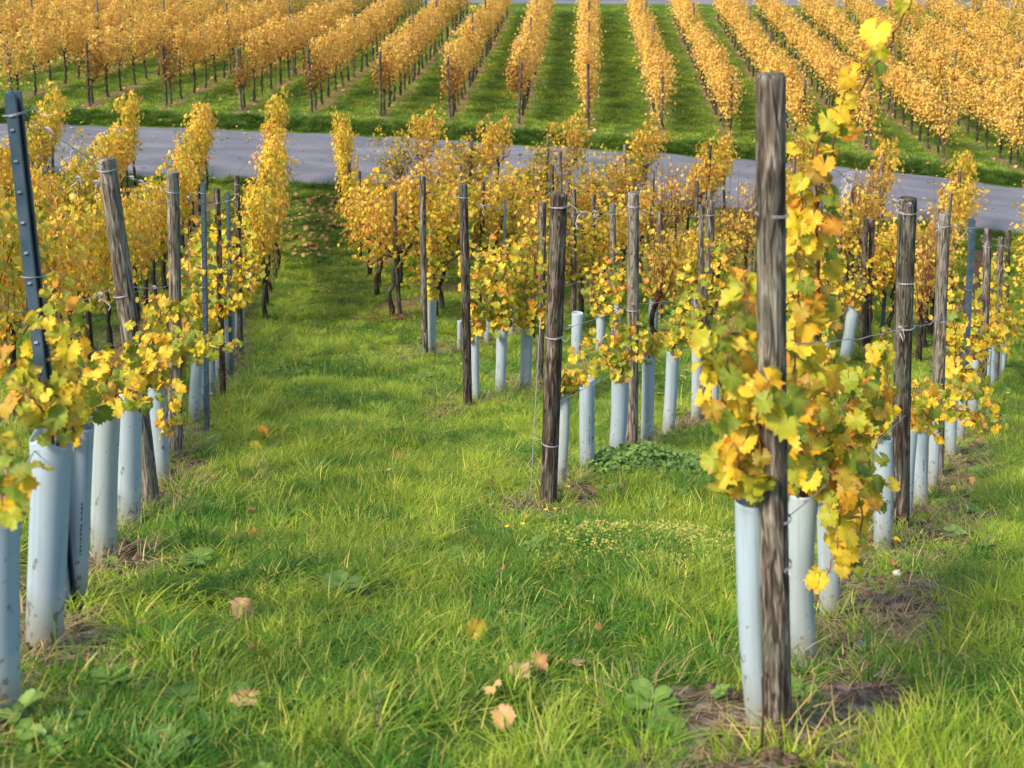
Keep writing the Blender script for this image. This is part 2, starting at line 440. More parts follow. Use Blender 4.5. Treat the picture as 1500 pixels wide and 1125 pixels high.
M['wire'] = simple('galvanised_wire', (0.42, 0.41, 0.44), 0.5, 0.4)
M['rust'] = simple('rusty_iron', (0.07, 0.035, 0.025), 0.8, 0.3)
M['twine'] = simple('pale_twine', (0.62, 0.56, 0.58), 0.8)
M['ink'] = simple('black_print', (0.03, 0.03, 0.04), 0.6)
M['white'] = simple('white_tag', (0.75, 0.78, 0.8), 0.5)
M['flower'] = simple('yellow_petal', (0.85, 0.45, 0.02), 0.5)
M['stone'] = simple('pale_stone', (0.42, 0.40, 0.40), 0.9, noise=(0.6, 0.58, 0.56), nscale=30)

def plastic():
    m, nt, out = new_mat('pale_blue_plastic')
    tc = N(nt, 'ShaderNodeTexCoord'); oi = N(nt, 'ShaderNodeObjectInfo')
    mp = N(nt, 'ShaderNodeMapping'); mp.inputs['Scale'].default_value = (9, 9, 3); nt.links.new(tc.outputs['Object'], mp.inputs[0])
    n = N(nt, 'ShaderNodeTexNoise', i_Scale=1.0, i_Detail=5.0); nt.links.new(mp.outputs[0], n.inputs['Vector'])
    sep = N(nt, 'ShaderNodeSeparateXYZ'); nt.links.new(tc.outputs['Object'], sep.inputs[0])
    c0 = ramp(nt, oi.outputs['Random'], [(0, (0.49, 0.63, 0.74)), (0.35, (0.60, 0.72, 0.78)), (0.7, (0.55, 0.68, 0.77)), (1, (0.56, 0.65, 0.63))])
    st = N(nt, 'ShaderNodeMapRange', i_1=0.0, i_2=0.20, i_3=0.95, i_4=0.0); nt.links.new(math_(nt, 'ADD', sep.outputs[2], math_(nt, 'MULTIPLY_ADD', n.outputs[0], 0.2, -0.10)), st.inputs[0])
    col = mix(nt, st.outputs[0], c0.outputs[0], (0.36, 0.36, 0.25))          # soil splashed on the foot
    dm = N(nt, 'ShaderNodeMapRange', i_1=0.45, i_2=0.7, i_3=0.0, i_4=0.5); nt.links.new(n.outputs[0], dm.inputs[0])
    col = mix(nt, dm.outputs[0], col, (0.50, 0.55, 0.50))
    mp2 = N(nt, 'ShaderNodeMapping'); mp2.inputs['Scale'].default_value = (60, 60, 2); nt.links.new(tc.outputs['Object'], mp2.inputs[0])
    n2 = N(nt, 'ShaderNodeTexNoise', i_Scale=1.0, i_Detail=3.0); nt.links.new(mp2.outputs[0], n2.inputs['Vector'])
    dm2 = N(nt, 'ShaderNodeMapRange', i_1=0.52, i_2=0.68, i_3=0.0, i_4=0.35); nt.links.new(n2.outputs[0], dm2.inputs[0])
    col = mix(nt, dm2.outputs[0], col, (0.34, 0.42, 0.40))
    mp4 = N(nt, 'ShaderNodeMapping'); mp4.inputs['Scale'].default_value = (45, 45, 30); nt.links.new(tc.outputs['Object'], mp4.inputs[0])
    n5 = N(nt, 'ShaderNodeTexNoise', i_Scale=1.0, i_Detail=4.0); nt.links.new(mp4.outputs[0], n5.inputs['Vector'])
    hgt = N(nt, 'ShaderNodeMapRange', i_1=0.05, i_2=0.40, i_3=0.16, i_4=0.0); nt.links.new(sep.outputs[2], hgt.inputs[0])
    sp5 = N(nt, 'ShaderNodeMapRange', i_1=0.70, i_2=0.76, i_3=0.0, i_4=0.75); nt.links.new(math_(nt, 'ADD', n5.outputs[0], hgt.outputs[0]), sp5.inputs[0])
    col = mix(nt, sp5.outputs[0], col, (0.20, 0.17, 0.12))           # splashes of mud
    p = N(nt, 'ShaderNodeBsdfPrincipled'); p.inputs['Roughness'].default_value = 0.42
    nt.links.new(col, p.inputs['Base Color'])
    bm = N(nt, 'ShaderNodeBump', i_Strength=0.25, i_Distance=0.004); nt.links.new(n.outputs[0], bm.inputs['Height']); nt.links.new(bm.outputs[0], p.inputs['Normal'])
    tr = N(nt, 'ShaderNodeBsdfTranslucent'); nt.links.new(col, tr.inputs['Color'])
    mx = N(nt, 'ShaderNodeMixShader', i_0=0.45)
    nt.links.new(p.outputs[0], mx.inputs[1]); nt.links.new(tr.outputs[0], mx.inputs[2]); nt.links.new(mx.outputs[0], out.inputs[0])
    return m
M['plastic'] = plastic()

def ground_mat():
    m, nt, out = new_mat('meadow_soil')
    g = N(nt, 'ShaderNodeNewGeometry')
    s = N(nt, 'ShaderNodeAttribute', attribute_name='soil'); l = N(nt, 'ShaderNodeAttribute', attribute_name='litter')
    n1 = N(nt, 'ShaderNodeTexNoise', i_Scale=1.1, i_Detail=6.0); n2 = N(nt, 'ShaderNodeTexNoise', i_Scale=16.0, i_Detail=6.0, i_Roughness=0.65)
    n3 = N(nt, 'ShaderNodeTexNoise', i_Scale=60.0, i_Detail=3.0)
    for n in (n1, n2, n3): nt.links.new(g.outputs['Position'], n.inputs['Vector'])
    gc = ramp(nt, n1.outputs[0], [(0.3, (0.04, 0.09, 0.015)), (0.5, (0.08, 0.14, 0.018)), (0.7, (0.13, 0.18, 0.03))])
    gr = ramp(nt, n2.outputs[0], [(0.35, (0.5, 0.5, 0.5)), (0.65, (1.3, 1.3, 1.3))])
    grass = mix(nt, 1.0, gc.outputs[0], gr.outputs[0], 'MULTIPLY')
    so = ramp(nt, n2.outputs[0], [(0.36, (0.03, 0.022, 0.017)), (0.5, (0.10, 0.074, 0.058)), (0.62, (0.26, 0.20, 0.165))])
    li = ramp(nt, n3.outputs[0], [(0.35, (0.07, 0.05, 0.03)), (0.5, (0.24, 0.13, 0.08)), (0.65, (0.42, 0.24, 0.13))])
    c = mix(nt, s.outputs['Fac'], grass, so.outputs[0]); c = mix(nt, l.outputs['Fac'], c, li.outputs[0])
    p = N(nt, 'ShaderNodeBsdfPrincipled'); p.inputs['Roughness'].default_value = 0.95; p.inputs['Specular IOR Level'].default_value = 0.1
    nt.links.new(c, p.inputs['Base Color'])
    b = N(nt, 'ShaderNodeBump', i_Strength=0.8, i_Distance=0.03); nt.links.new(n2.outputs[0], b.inputs['Height']); nt.links.new(b.outputs[0], p.inputs['Normal'])
    nt.links.new(p.outputs[0], out.inputs[0])
    return m
M['ground'] = ground_mat()

def road_mat():
    m, nt, out = new_mat('worn_asphalt')
    g = N(nt, 'ShaderNodeNewGeometry')
    mp = N(nt, 'ShaderNodeMapping'); mp.inputs['Scale'].default_value = (0.5, 1.8, 1); nt.links.new(g.outputs['Position'], mp.inputs[0])
    n1 = N(nt, 'ShaderNodeTexNoise', i_Scale=1.0, i_Detail=7.0); nt.links.new(mp.outputs[0], n1.inputs['Vector'])
    n2 = N(nt, 'ShaderNodeTexNoise', i_Scale=90.0, i_Detail=2.0); nt.links.new(g.outputs['Position'], n2.inputs['Vector'])
    v = N(nt, 'ShaderNodeTexVoronoi', feature='DISTANCE_TO_EDGE', i_Scale=0.55); nt.links.new(g.outputs['Position'], v.inputs['Vector'])
    c = ramp(nt, n1.outputs[0], [(0.3, (0.095, 0.105, 0.13)), (0.5, (0.13, 0.14, 0.165)), (0.7, (0.185, 0.19, 0.205))])
    k = ramp(nt, n2.outputs[0], [(0.35, (0.75, 0.75, 0.78)), (0.65, (1.15, 1.15, 1.15))])
    col = mix(nt, 1.0, c.outputs[0], k.outputs[0], 'MULTIPLY')
    cm = N(nt, 'ShaderNodeMapRange', i_1=0.0, i_2=0.018, i_3=0.55, i_4=0.0); nt.links.new(v.outputs[0], cm.inputs[0])
    col = mix(nt, cm.outputs[0], col, (0.09, 0.085, 0.085))
    p = N(nt, 'ShaderNodeBsdfPrincipled'); p.inputs['Roughness'].default_value = 0.8
    nt.links.new(col, p.inputs['Base Color'])
    b = N(nt, 'ShaderNodeBump', i_Strength=0.4, i_Distance=0.01); nt.links.new(n2.outputs[0], b.inputs['Height']); nt.links.new(b.outputs[0], p.inputs['Normal'])
    nt.links.new(p.outputs[0], out.inputs[0])
    return m
M['road'] = road_mat()

# ------------------------------------------------------------------ the ground, the road
def axis(parts):
    out = []
    for a, b, s in parts: out.extend(np.arange(a, b, s))
    return np.array(out)
gy = axis([(-40, -4, 4), (-4, 1, 1), (1, 16, 0.1), (16, 27, 0.16), (27, 36, 0.12), (36, 62.9, 0.35), (62.9, 90, 3), (90, 400.1, 31)])
gx = axis([(-300, -60, 30), (-60, -26, 3), (-26, -12, 0.5), (-12, 12, 0.12), (12, 26, 0.5), (26, 60, 3), (60, 301, 30)])
GX, GY = np.meshgrid(gx, gy)
GZ = gz(GX, GY)
nyg, nxg = GX.shape
idx = np.arange(nyg * nxg).reshape(nyg, nxg)
Fq = np.stack([idx[:-1, :-1].ravel(), idx[:-1, 1:].ravel(), idx[1:, 1:].ravel(), idx[1:, :-1].ravel()], 1)
so = soil_mask(GX.ravel(), GY.ravel())
isfar = (GY.ravel() > 30) | ((GY.ravel() > 16.5))
lit = np.where(isfar, so * (0.75), so * 0.0)
me = mesh_np('ground', np.stack([GX.ravel(), GY.ravel(), GZ.ravel()], 1), Fq, M['ground'],
             {'soil': ('FLOAT', so), 'litter': ('FLOAT', lit)}, smooth=True)
tag(link(bpy.data.objects.new('ground', me)), kind='structure')

def sheet(name, near_f, far_f, x0, x1, nx, nyy, lift, mat):
    xs = np.linspace(x0, x1, nx); V = []
    for j in range(nyy):
        t = j / (nyy - 1)
        yy = near_f(xs) * (1 - t) + far_f(xs) * t
        edge = min(t, 1 - t) * (nyy - 1)
        zz = smooth_z(xs, yy) + lift + (0.0 if edge > 0 else -0.06) + 0.02 * math.sin(math.pi * t)
        V.append(np.stack([xs, yy, zz], 1))
    V = np.concatenate(V); ii = np.arange(nyy * nx).reshape(nyy, nx)
    F_ = np.stack([ii[:-1, :-1].ravel(), ii[:-1, 1:].ravel(), ii[1:, 1:].ravel(), ii[1:, :-1].ravel()], 1)
    return link(bpy.data.objects.new(name, mesh_np(name, V, F_, mat, smooth=True)))
def wob(f, a, s):
    return lambda X: f(X) + (vnoise(X * 1.7, X * 0 + s, 9) - 0.5) * a + (vnoise(X * 6, X * 0 + s, 10) - 0.5) * a * 0.5
tag(sheet('road', wob(road_near, 0.25, 3), wob(road_far, 0.25, 8), -110, 110, 1400, 14, 0.035, M['road']), kind='structure')
tag(sheet('upper_road', lambda X: X * 0 + TOPROAD[0], lambda X: X * 0 + TOPROAD[1], -110, 110, 200, 8, 0.05, M['road']), kind='structure')

# ------------------------------------------------------------------ geometry-node scatter of real tufts, leaves and vines
def scatter(name, pos, rot, scl, pick, sources, label=None):
    n = len(pos)
    me = mesh_np(name, pos, np.zeros((0, 3), np.int32), M['grass'],
                 {'rot': ('FLOAT_VECTOR', rot), 'scl': ('FLOAT_VECTOR', scl), 'pick': ('INT', pick)})
    o = link(bpy.data.objects.new(name, me))
    ng = bpy.data.node_groups.new(name, 'GeometryNodeTree')
    ng.interface.new_socket('Geometry', in_out='INPUT', socket_type='NodeSocketGeometry')
    ng.interface.new_socket('Geometry', in_out='OUTPUT', socket_type='NodeSocketGeometry')
    gi = ng.nodes.new('NodeGroupInput'); go = ng.nodes.new('NodeGroupOutput')
    ip = ng.nodes.new('GeometryNodeInstanceOnPoints'); ng.links.new(gi.outputs[0], ip.inputs['Points'])
    def attr(nm, dt):
        a = ng.nodes.new('GeometryNodeInputNamedAttribute'); a.data_type = dt; a.inputs[0].default_value = nm
        return a.outputs[0]
    gti = ng.nodes.new('GeometryNodeGeometryToInstance')
    for s in reversed(sources):
        oi = ng.nodes.new('GeometryNodeObjectInfo'); oi.transform_space = 'ORIGINAL'
        oi.inputs['Object'].default_value = s; oi.inputs['As Instance'].default_value = False
        ng.links.new(oi.outputs['Geometry'], gti.inputs[0])
    # one Geometry-to-Instance socket takes all of them, one instance each
    ng.links.new(gti.outputs[0], ip.inputs['Instance'])
    ip.inputs['Pick Instance'].default_value = True
    ng.links.new(attr('pick', 'INT'), ip.inputs['Instance Index'])
    e2r = ng.nodes.new('FunctionNodeEulerToRotation'); ng.links.new(attr('rot', 'FLOAT_VECTOR'), e2r.inputs[0])
    ng.links.new(e2r.outputs[0], ip.inputs['Rotation'])
    ng.links.new(attr('scl', 'FLOAT_VECTOR'), ip.inputs['Scale'])
    ng.links.new(ip.outputs[0], go.inputs[0])
    md = o.modifiers.new('scatter', 'NODES'); md.node_group = ng
    tag(o, label, None, None, 'stuff')
    return o

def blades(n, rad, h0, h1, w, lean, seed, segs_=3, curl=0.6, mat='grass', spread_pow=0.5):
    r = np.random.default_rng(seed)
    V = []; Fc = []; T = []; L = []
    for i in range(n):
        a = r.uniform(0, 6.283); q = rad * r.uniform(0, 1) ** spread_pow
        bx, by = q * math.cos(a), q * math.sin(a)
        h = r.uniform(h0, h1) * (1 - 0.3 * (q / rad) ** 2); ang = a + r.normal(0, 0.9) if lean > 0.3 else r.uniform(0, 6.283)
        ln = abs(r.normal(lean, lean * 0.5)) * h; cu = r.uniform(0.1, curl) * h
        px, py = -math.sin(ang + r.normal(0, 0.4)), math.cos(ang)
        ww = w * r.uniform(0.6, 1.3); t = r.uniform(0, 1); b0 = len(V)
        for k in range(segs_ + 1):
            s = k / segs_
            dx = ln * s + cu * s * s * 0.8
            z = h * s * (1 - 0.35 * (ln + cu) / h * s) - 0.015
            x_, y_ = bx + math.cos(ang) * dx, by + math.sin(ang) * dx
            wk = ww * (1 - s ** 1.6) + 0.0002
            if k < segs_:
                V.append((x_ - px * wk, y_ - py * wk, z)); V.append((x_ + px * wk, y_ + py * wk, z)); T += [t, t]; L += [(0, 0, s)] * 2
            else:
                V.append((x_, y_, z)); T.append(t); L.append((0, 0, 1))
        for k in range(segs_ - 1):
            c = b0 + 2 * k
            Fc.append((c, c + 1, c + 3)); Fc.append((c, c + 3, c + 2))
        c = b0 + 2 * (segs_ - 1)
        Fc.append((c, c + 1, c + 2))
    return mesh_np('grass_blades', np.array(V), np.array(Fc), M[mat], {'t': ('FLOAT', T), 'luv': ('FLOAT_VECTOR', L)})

def on_ground(x, y, dz=0.0):
    p = hit(x, y)
    return Vector((p[0], p[1], float(gz(p[0], p[1])) + dz))

# real lawn patches and tufts, standing in the picture; the scatter repeats them
lawn_src = []
for i, (px, py) in enumerate(((430, 900), (560, 1000), (640, 880), (700, 800), (860, 960), (520, 760))):
    o = link(bpy.data.objects.new('lawn_grass', blades((200, 130, 160)[i % 3], (0.16, 0.06, 0.10)[i % 3], 0.025, (0.07, 0.12, 0.10)[i % 3], (0.0012, 0.0018, 0.0014)[i % 3], (0.6, 1.0, 0.8)[i % 3], 100 + i, 3, 0.9)))
    o.location = on_ground(px, py); tag(o, kind='stuff'); lawn_src.append(o)
tuft_lab = ['lush dark green grass tuft in the left of the aisle, beside the pale tubes', 'small dark green grass tuft alone in the upper aisle', 'dark green grass tuft low in the left half, in front of the first tubes',
            'bushy grass tuft at the bottom edge near the tall front post', 'dark green grass tuft left of the tall front post']
tuft_src = []
for i, (px, py) in enumerate(((290, 815), (495, 548), (230, 960), (940, 1085), (1060, 935))):
    o = link(bpy.data.objects.new('grass_tuft', blades(190, 0.085, 0.10, 0.22, 0.0017, 0.5, 200 + i, 4, 0.9, 'tuft')))
    o.location = on_ground(px, py); tag(o, tuft_lab[i], 'grass tuft', 'dark grass tufts'); tuft_src.append(o)
straw_src = []
for i, (px, py) in enumerate(((1260, 960), (1350, 800))):
    o = link(bpy.data.objects.new('straw', blades(45, 0.14, 0.03, 0.09, 0.0016, 1.6, 300 + i, 3, 0.9, 'straw')))
    o.location = on_ground(px, py, 0.005); tag(o, kind='stuff'); straw_src.append(o)
verge_src = []
for i, (px, py) in enumerate(((700, 198), (820, 207))):
    o = link(bpy.data.objects.new('verge_grass', blades(130, 0.2, 0.06, 0.16, 0.0045, 0.4, 400 + i, 3, 0.8, 'verge')))
    o.location = on_ground(px, py); tag(o, kind='stuff'); verge_src.append(o)
farl_src = []
for i, (px, py) in enumerate(((900, 150), (800, 165))):
    o = link(bpy.data.objects.new('meadow_grass', blades(150, 0.28, 0.035, 0.09, 0.004, 0.4, 500 + i, 2, 0.8, 'meadow')))
    o.location = on_ground(px, py); tag(o, kind='stuff'); farl_src.append(o)

def region(n, y0, y1, pad=1.35, extra=1.2):
    Y = np.sqrt(R.uniform(y0 * y0, y1 * y1, n)) if y0 > 0 else R.uniform(y0, y1, n)
    X = R.uniform(-1, 1, n) * (0.41 * Y * pad + extra)
    return X, Y

def mk(X, Y, smin, smax, zs=(0.8, 1.25), tiltz=0.12):
    n = len(X)
    pos = np.stack([X, Y, gz(X, Y)], 1)
    rot = np.stack([R.normal(0, tiltz * 1.6, n), R.normal(0, tiltz * 1.6, n), R.uniform(0, 6.283, n)], 1)
    s = R.uniform(smin, smax, n)
    scl = np.stack([s, s, s * R.uniform(zs[0], zs[1], n)], 1)
    return pos, rot, scl

# near lawn
X1, Y1 = region(9500, 1.6, 11); X2, Y2 = region(11500, 11, 26.6, 1.15, 1.0)
X = np.concatenate([X1, X2]); Y = np.concatenate([Y1, Y2])
ok = (Y < road_near(X) - 0.05) & (R.uniform(0, 1, len(X)) > soil_mask(X, Y) * np.where(Y < 12, 0.80, 0.80))
X, Y = X[ok], Y[ok]
p, r_, s_ = mk(X, Y, 0.8, 1.35)
lush = vnoise(X * 0.9, Y * 0.9, 21)
s_[:, 2] *= 0.35 + 1.3 * lush ** 1.3
s_ *= np.where(Y > 11, 1.12, 1.0)[:, None]
scatter('lawn_grass', p, r_, s_, R.integers(0, len(lawn_src), len(X)), lawn_src)
# tufts
X, Y = region(4200, 1.6, 26)
ok = (Y < road_near(X) - 0.2) & (soil_mask(X, Y) < 0.5) & (R.uniform(0, 1, len(X)) < 0.10 + 0.9 * np.clip((vnoise(X * 1.7, Y * 1.7, 33) - 0.52) * 4, 0, 1) + 0.45 * np.exp(-((X + 0.95 + 0.168 * (Y - 4)) / 0.3) ** 2) * (Y < 16))
# longer grass at the foot of the rows
X, Y = X[ok], Y[ok]
p, r_, s_ = mk(X, Y, 0.22, 0.68)
scatter('grass_tufts', p, r_, s_, R.integers(0, len(tuft_src), len(X)), tuft_src)
# straw and mown stalks on the soil strips
X, Y = region(14000, 1.6, 17, 1.3)
ok = (soil_mask(X, Y) > 0.3) & (R.uniform(0, 1, len(X)) < 0.6)
X, Y = X[ok], Y[ok]
p, r_, s_ = mk(X, Y, 0.5, 1.2, (0.3, 0.8)); scatter('straw_litter', p, r_, s_, R.integers(0, 2, len(X)), straw_src)
# verge
X = R.uniform(-22, 24, 4200); Y = road_far(X) + R.uniform(0.02, 1.0, len(X))
X3 = R.uniform(-22, 24, 1500); Y3 = road_near(X3) - np.abs(R.normal(0, 0.18, len(X3))) - 0.03
X = np.concatenate([X, X3]); Y = np.concatenate([Y, Y3])
p, r_, s_ = mk(X, Y, 0.7, 1.2); scatter('verge_grass', p, r_, s_, R.integers(0, 2, len(X)), verge_src)
# far meadow between the rows
X, Y = region(17000, 32, 59, 1.12, 1.0)
ok = (Y > road_far(X) + 0.85) & (Y < TOPROAD[0] - 0.05) & (R.uniform(0, 1, len(X)) > soil_mask(X, Y) * 0.9)
X, Y = X[ok], Y[ok]
p, r_, s_ = mk(X, Y, 0.8, 1.4); scatter('meadow_grass', p, r_, s_, R.integers(0, 2, len(X)), farl_src)

# ------------------------------------------------------------------ leaves
def leaf_outline(seed, n=26):
    r = np.random.default_rng(seed)
    lob = [(0, 1.0, 0.42), (0.92, 0.90, 0.38), (-0.92, 0.90, 0.38), (1.95, 0.78, 0.5), (-1.95, 0.78, 0.5)]
    A = np.linspace(-math.pi * 0.93, math.pi * 0.93, n)
    rad = np.zeros(n)
    for c, h, w in lob:
        h = h * r.uniform(0.9, 1.08)
        rad = np.maximum(rad, h * np.exp(-(np.abs(A - c) / w) ** 1.7 * 0.55))
    rad = np.maximum(rad, 0.74)
    saw = np.where(np.arange(n) % 2 == 0, 1.07, 0.91)
    rad *= saw * r.uniform(0.93, 1.07, n)
    return A, rad

def leaf_template(seed, hi=True, size=1.0):
    """leaf in the XY plane, stalk at the origin, tip towards +Y"""
    r = np.random.default_rng(seed)
    n = 31 if hi else 9
    if hi: A, rad = leaf_outline(seed, n)
    else:
        A = np.array([-2.75, -2.0, -1.35, -0.85, -0.42, 0, 0.42, 0.85, 1.35, 2.0, 2.75]); n = len(A)
        rad = np.array([0.55, 0.8, 0.76, 0.92, 0.8, 1.02, 0.8, 0.92, 0.76, 0.8, 0.55]) * r.uniform(0.9, 1.08, n)
    rings = [0.5, 1.0] if hi else [1.0]
    V = [(0, 0, 0)]; L = [(0, 0, 0)]
    fold = r.uniform(0.05, 0.60); droop = r.uniform(-0.15, 0.75); wv = r.uniform(0, 6.28); wa = r.uniform(0.05, 0.17)
    for q in rings:
        for a, d in zip(A, rad):
            x, y = d * q * math.sin(a), d * q * math.cos(a)
            z = fold * abs(x) - droop * (x * x + y * y) * 0.6 + wa * q * math.sin(3 * a + wv) + (r.normal(0, 0.05) if q == 1 else 0)
            V.append((x, y, z)); L.append((x, y, q))
    Fc = []
    for k in range(n - 1): Fc.append((0, 2 + k, 1 + k))
    if hi:
        for k in range(n - 1):
            a, b = 1 + k, 2 + k; c, d = 1 + n + k, 2 + n + k
            Fc.append((a, b, d)); Fc.append((a, d, c))
    V = np.array(V) * size
    return V, np.array(Fc), np.array(L)

HI = [leaf_template(900 + i, True) for i in range(12)]
LO = [leaf_template(950 + i, False) for i in range(6)]
def tiny_template(seed):
    r = np.random.default_rng(seed)
    V = np.array([(0, -0.15, 0), (-0.52, 0.2, 0.12), (-0.36, 0.72, 0.02), (0, 1.0, -0.15), (0.38, 0.7, 0.02), (0.52, 0.2, 0.12)]) + r.normal(0, 0.05, (6, 3))
    return V, np.array([(0, 5, 1), (1, 5, 4), (1, 4, 2), (2, 4, 3)]), V * [1, 1, 0] + [0, 0, 0.9]
TINY = [tiny_template(990 + i) for i in range(4)]

def rot_from(nrm, tip):
    nrm = nrm / np.linalg.norm(nrm, axis=1, keepdims=True)
    tip = tip - (tip * nrm).sum(1, keepdims=True) * nrm
    tip = tip / (np.linalg.norm(tip, axis=1, keepdims=True) + 1e-9)
    x = np.cross(tip, nrm)
    return np.stack([x, tip, nrm], 2)     # columns

def leaf_mass(name, pos, Rm, size, tmpl, mat, rng, fold=None):
    Vs, Fs, Ts, Ls = [], [], [], []; off = 0
    which = rng.integers(0, len(tmpl), len(pos)); tt = rng.uniform(0, 1, len(pos))
    for w in range(len(tmpl)):
        ii = np.nonzero(which == w)[0]
        if not len(ii): continue
        V, Fc, L = tmpl[w]
        W = np.einsum('nij,kj->nki', Rm[ii], V) * size[ii][:, None, None] + pos[ii][:, None, :]
        nv = len(V)
        Vs.append(W.reshape(-1, 3)); Fs.append((Fc[None] + (np.arange(len(ii)) * nv)[:, None, None] + off).reshape(-1, 3))
        Ts.append(np.repeat(tt[ii], nv)); Ls.append(np.tile(L, (len(ii), 1))); off += nv * len(ii)
    return mesh_np(name, np.concatenate(Vs), np.concatenate(Fs), mat, {'t': ('FLOAT', np.concatenate(Ts)), 'luv': ('FLOAT_VECTOR', np.concatenate(Ls))})

def crown_mesh(seed, n, mat, tmpl, length=1.25, half=0.2, z0=0.72, z1=1.9, size=(0.055, 0.085), ragged=0.3, ncane=9):
    rng = np.random.default_rng(seed)
    # shoots: leaves cluster round upright canes
    cx = rng.uniform(-length / 2, length / 2, ncane); cy = rng.normal(0, half * 0.45, ncane)
    ctop = z1 + rng.normal(0, ragged * 0.45, ncane); cl = rng.normal(0, 0.12, (ncane, 2))
    c = rng.integers(0, ncane, n); s = rng.uniform(0, 1, n) ** 0.85
    z = z0 + (ctop[c] - z0) * s
    wd = np.where(s > 0.9, 0.55, 1.0) * (0.75 + 0.5 * np.sin(s * 3.1))
    x = cx[c] + cl[c, 0] * s + rng.normal(0, 0.13, n) * wd
    y = cy[c] + cl[c, 1] * s + rng.normal(0, half * 0.75, n) * wd
    hang = rng.uniform(0, 1, n) < 0.06
    z = np.where(hang, z0 - rng.uniform(0, 0.22, n), z)
    pos = np.stack([x, y, z], 1)
    side = np.sign(y + rng.normal(0, 0.06, n))
    nrm = np.stack([rng.normal(0, 0.5, n), side * 0.75 + rng.normal(0, 0.35, n), 0.55 + rng.normal(0, 0.35, n)], 1)
    tip = np.stack([rng.normal(0, 0.5, n), side * 0.4 + rng.normal(0, 0.3, n), -0.9 + rng.normal(0, 0.3, n)], 1)
    Rm = rot_from(nrm, tip)
    me = leaf_mass('foliage', pos, Rm, rng.uniform(size[0], size[1], n), tmpl, mat, rng)
    mb = MB()
    for k in range(ncane):
        a = Vector((cx[k] * 0.7, 0, z0 - 0.08)); b = Vector((cx[k] + cl[k, 0], cy[k] + cl[k, 1], ctop[k] + 0.05))
        mid = (a + b) / 2 + Vector((rng.normal(0, 0.03), rng.normal(0, 0.03), 0))
        mb.tube([a, mid, b], [0.0055, 0.0045, 0.002], 4, False)
    mb.tube([(-length / 2, 0, z0 - 0.05), (-0.2, 0.01, z0 - 0.02), (0.05, 0, z0 - 0.12), (0.25, -0.01, z0 - 0.02), (length / 2, 0, z0 - 0.05)], [0.01, 0.014, 0.02, 0.014, 0.01], 6)
    cm = mb.mesh('canes', M['cane'])
    return me, cm

def trunk_mesh(seed, h=0.72, r0=0.034, lean=0.1):
    rng = np.random.default_rng(seed); mb = MB()
    lx, ly = rng.normal(0, lean), rng.normal(0, lean * 0.5)
    pts = []; rad = []
    for k in range(9):
        s = k / 8
        pts.append((lx * math.sin(s * 3.0) * 0.6 + rng.normal(0, 0.008), ly * math.sin(s * 3) + rng.normal(0, 0.008), -0.08 + (h + 0.08) * s))
        rad.append(r0 * (1.25 - 0.45 * s + rng.normal(0, 0.1)) * (1.35 if k == 8 else 1))
    mb.tube(pts, rad, 8)
    top = Vector(pts[-1])
    for sx in (-1, 1):
        mb.tube([top, top + Vector((0.12 * sx, 0.01, 0.06)), top + Vector((0.32 * sx, 0, 0.05 + rng.normal(0, 0.02)))], [r0 * 0.8, r0 * 0.55, r0 * 0.35], 6)
    return mb.mesh('trunk', M['bark'])
TRUNKS = [trunk_mesh(i, 0.88, 0.040, 0.12) for i in range(5)]
THIN = [trunk_mesh(20 + i, 0.84, 0.032, 0.07) for i in range(4)]

CR = {}
for key, mat, n, tm, sz in (('yellow', 'leaf_yellow', 620, LO, (0.034, 0.058)), ('orange', 'leaf_orange', 560, LO, (0.034, 0.056)),
                            ('far', 'leaf_far', 900, TINY, (0.040, 0.066)), ('olive', 'leaf_olive', 420, TINY, (0.040, 0.064)), ('rust', 'leaf_rust', 650, TINY, (0.040, 0.066))):
    CR[key] = [crown_mesh(600 + 10 * i + hash(len(key)) % 7, n, M[mat], tm, size=sz, z0=0.84 if key == 'far' else 0.92, z1=1.84 if key == 'far' else 1.74, half=0.13) for i in range(4)]
CR['mixed'] = [crown_mesh(860 + i, 520, M['leaf_young'], LO, size=(0.034, 0.056), z0=0.9, z1=1.7, half=0.14, ragged=0.6) for i in range(4)]
CR['rusty'] = [crown_mesh(880 + i, 420, M['leaf_dead'], LO, size=(0.034, 0.056), z0=0.9, z1=1.75, half=0.13, ragged=0.6) for i in range(2)]
CR['young'] = [crown_mesh(780 + i, 330, M['leaf_young'], LO, length=0.9, half=0.14, z0=0.72, z1=1.5, size=(0.045, 0.08)) for i in range(4)]
CR['bare'] = [crown_mesh(820 + i, 170, M['leaf_orange'], LO, length=1.2, half=0.16, z0=0.86, z1=1.85, size=(0.034, 0.056), ncane=26, ragged=0.5) for i in range(3)]

def word(n):
    W = ['first', 'second', 'third', 'fourth', 'fifth', 'sixth', 'seventh', 'eighth', 'ninth', 'tenth', 'eleventh', 'twelfth', 'thirteenth', 'fourteenth', 'fifteenth', 'sixteenth', 'seventeenth', 'eighteenth', 'nineteenth', 'twentieth']
    return W[n - 1] if n <= 20 else 'twenty-' + W[n - 21]

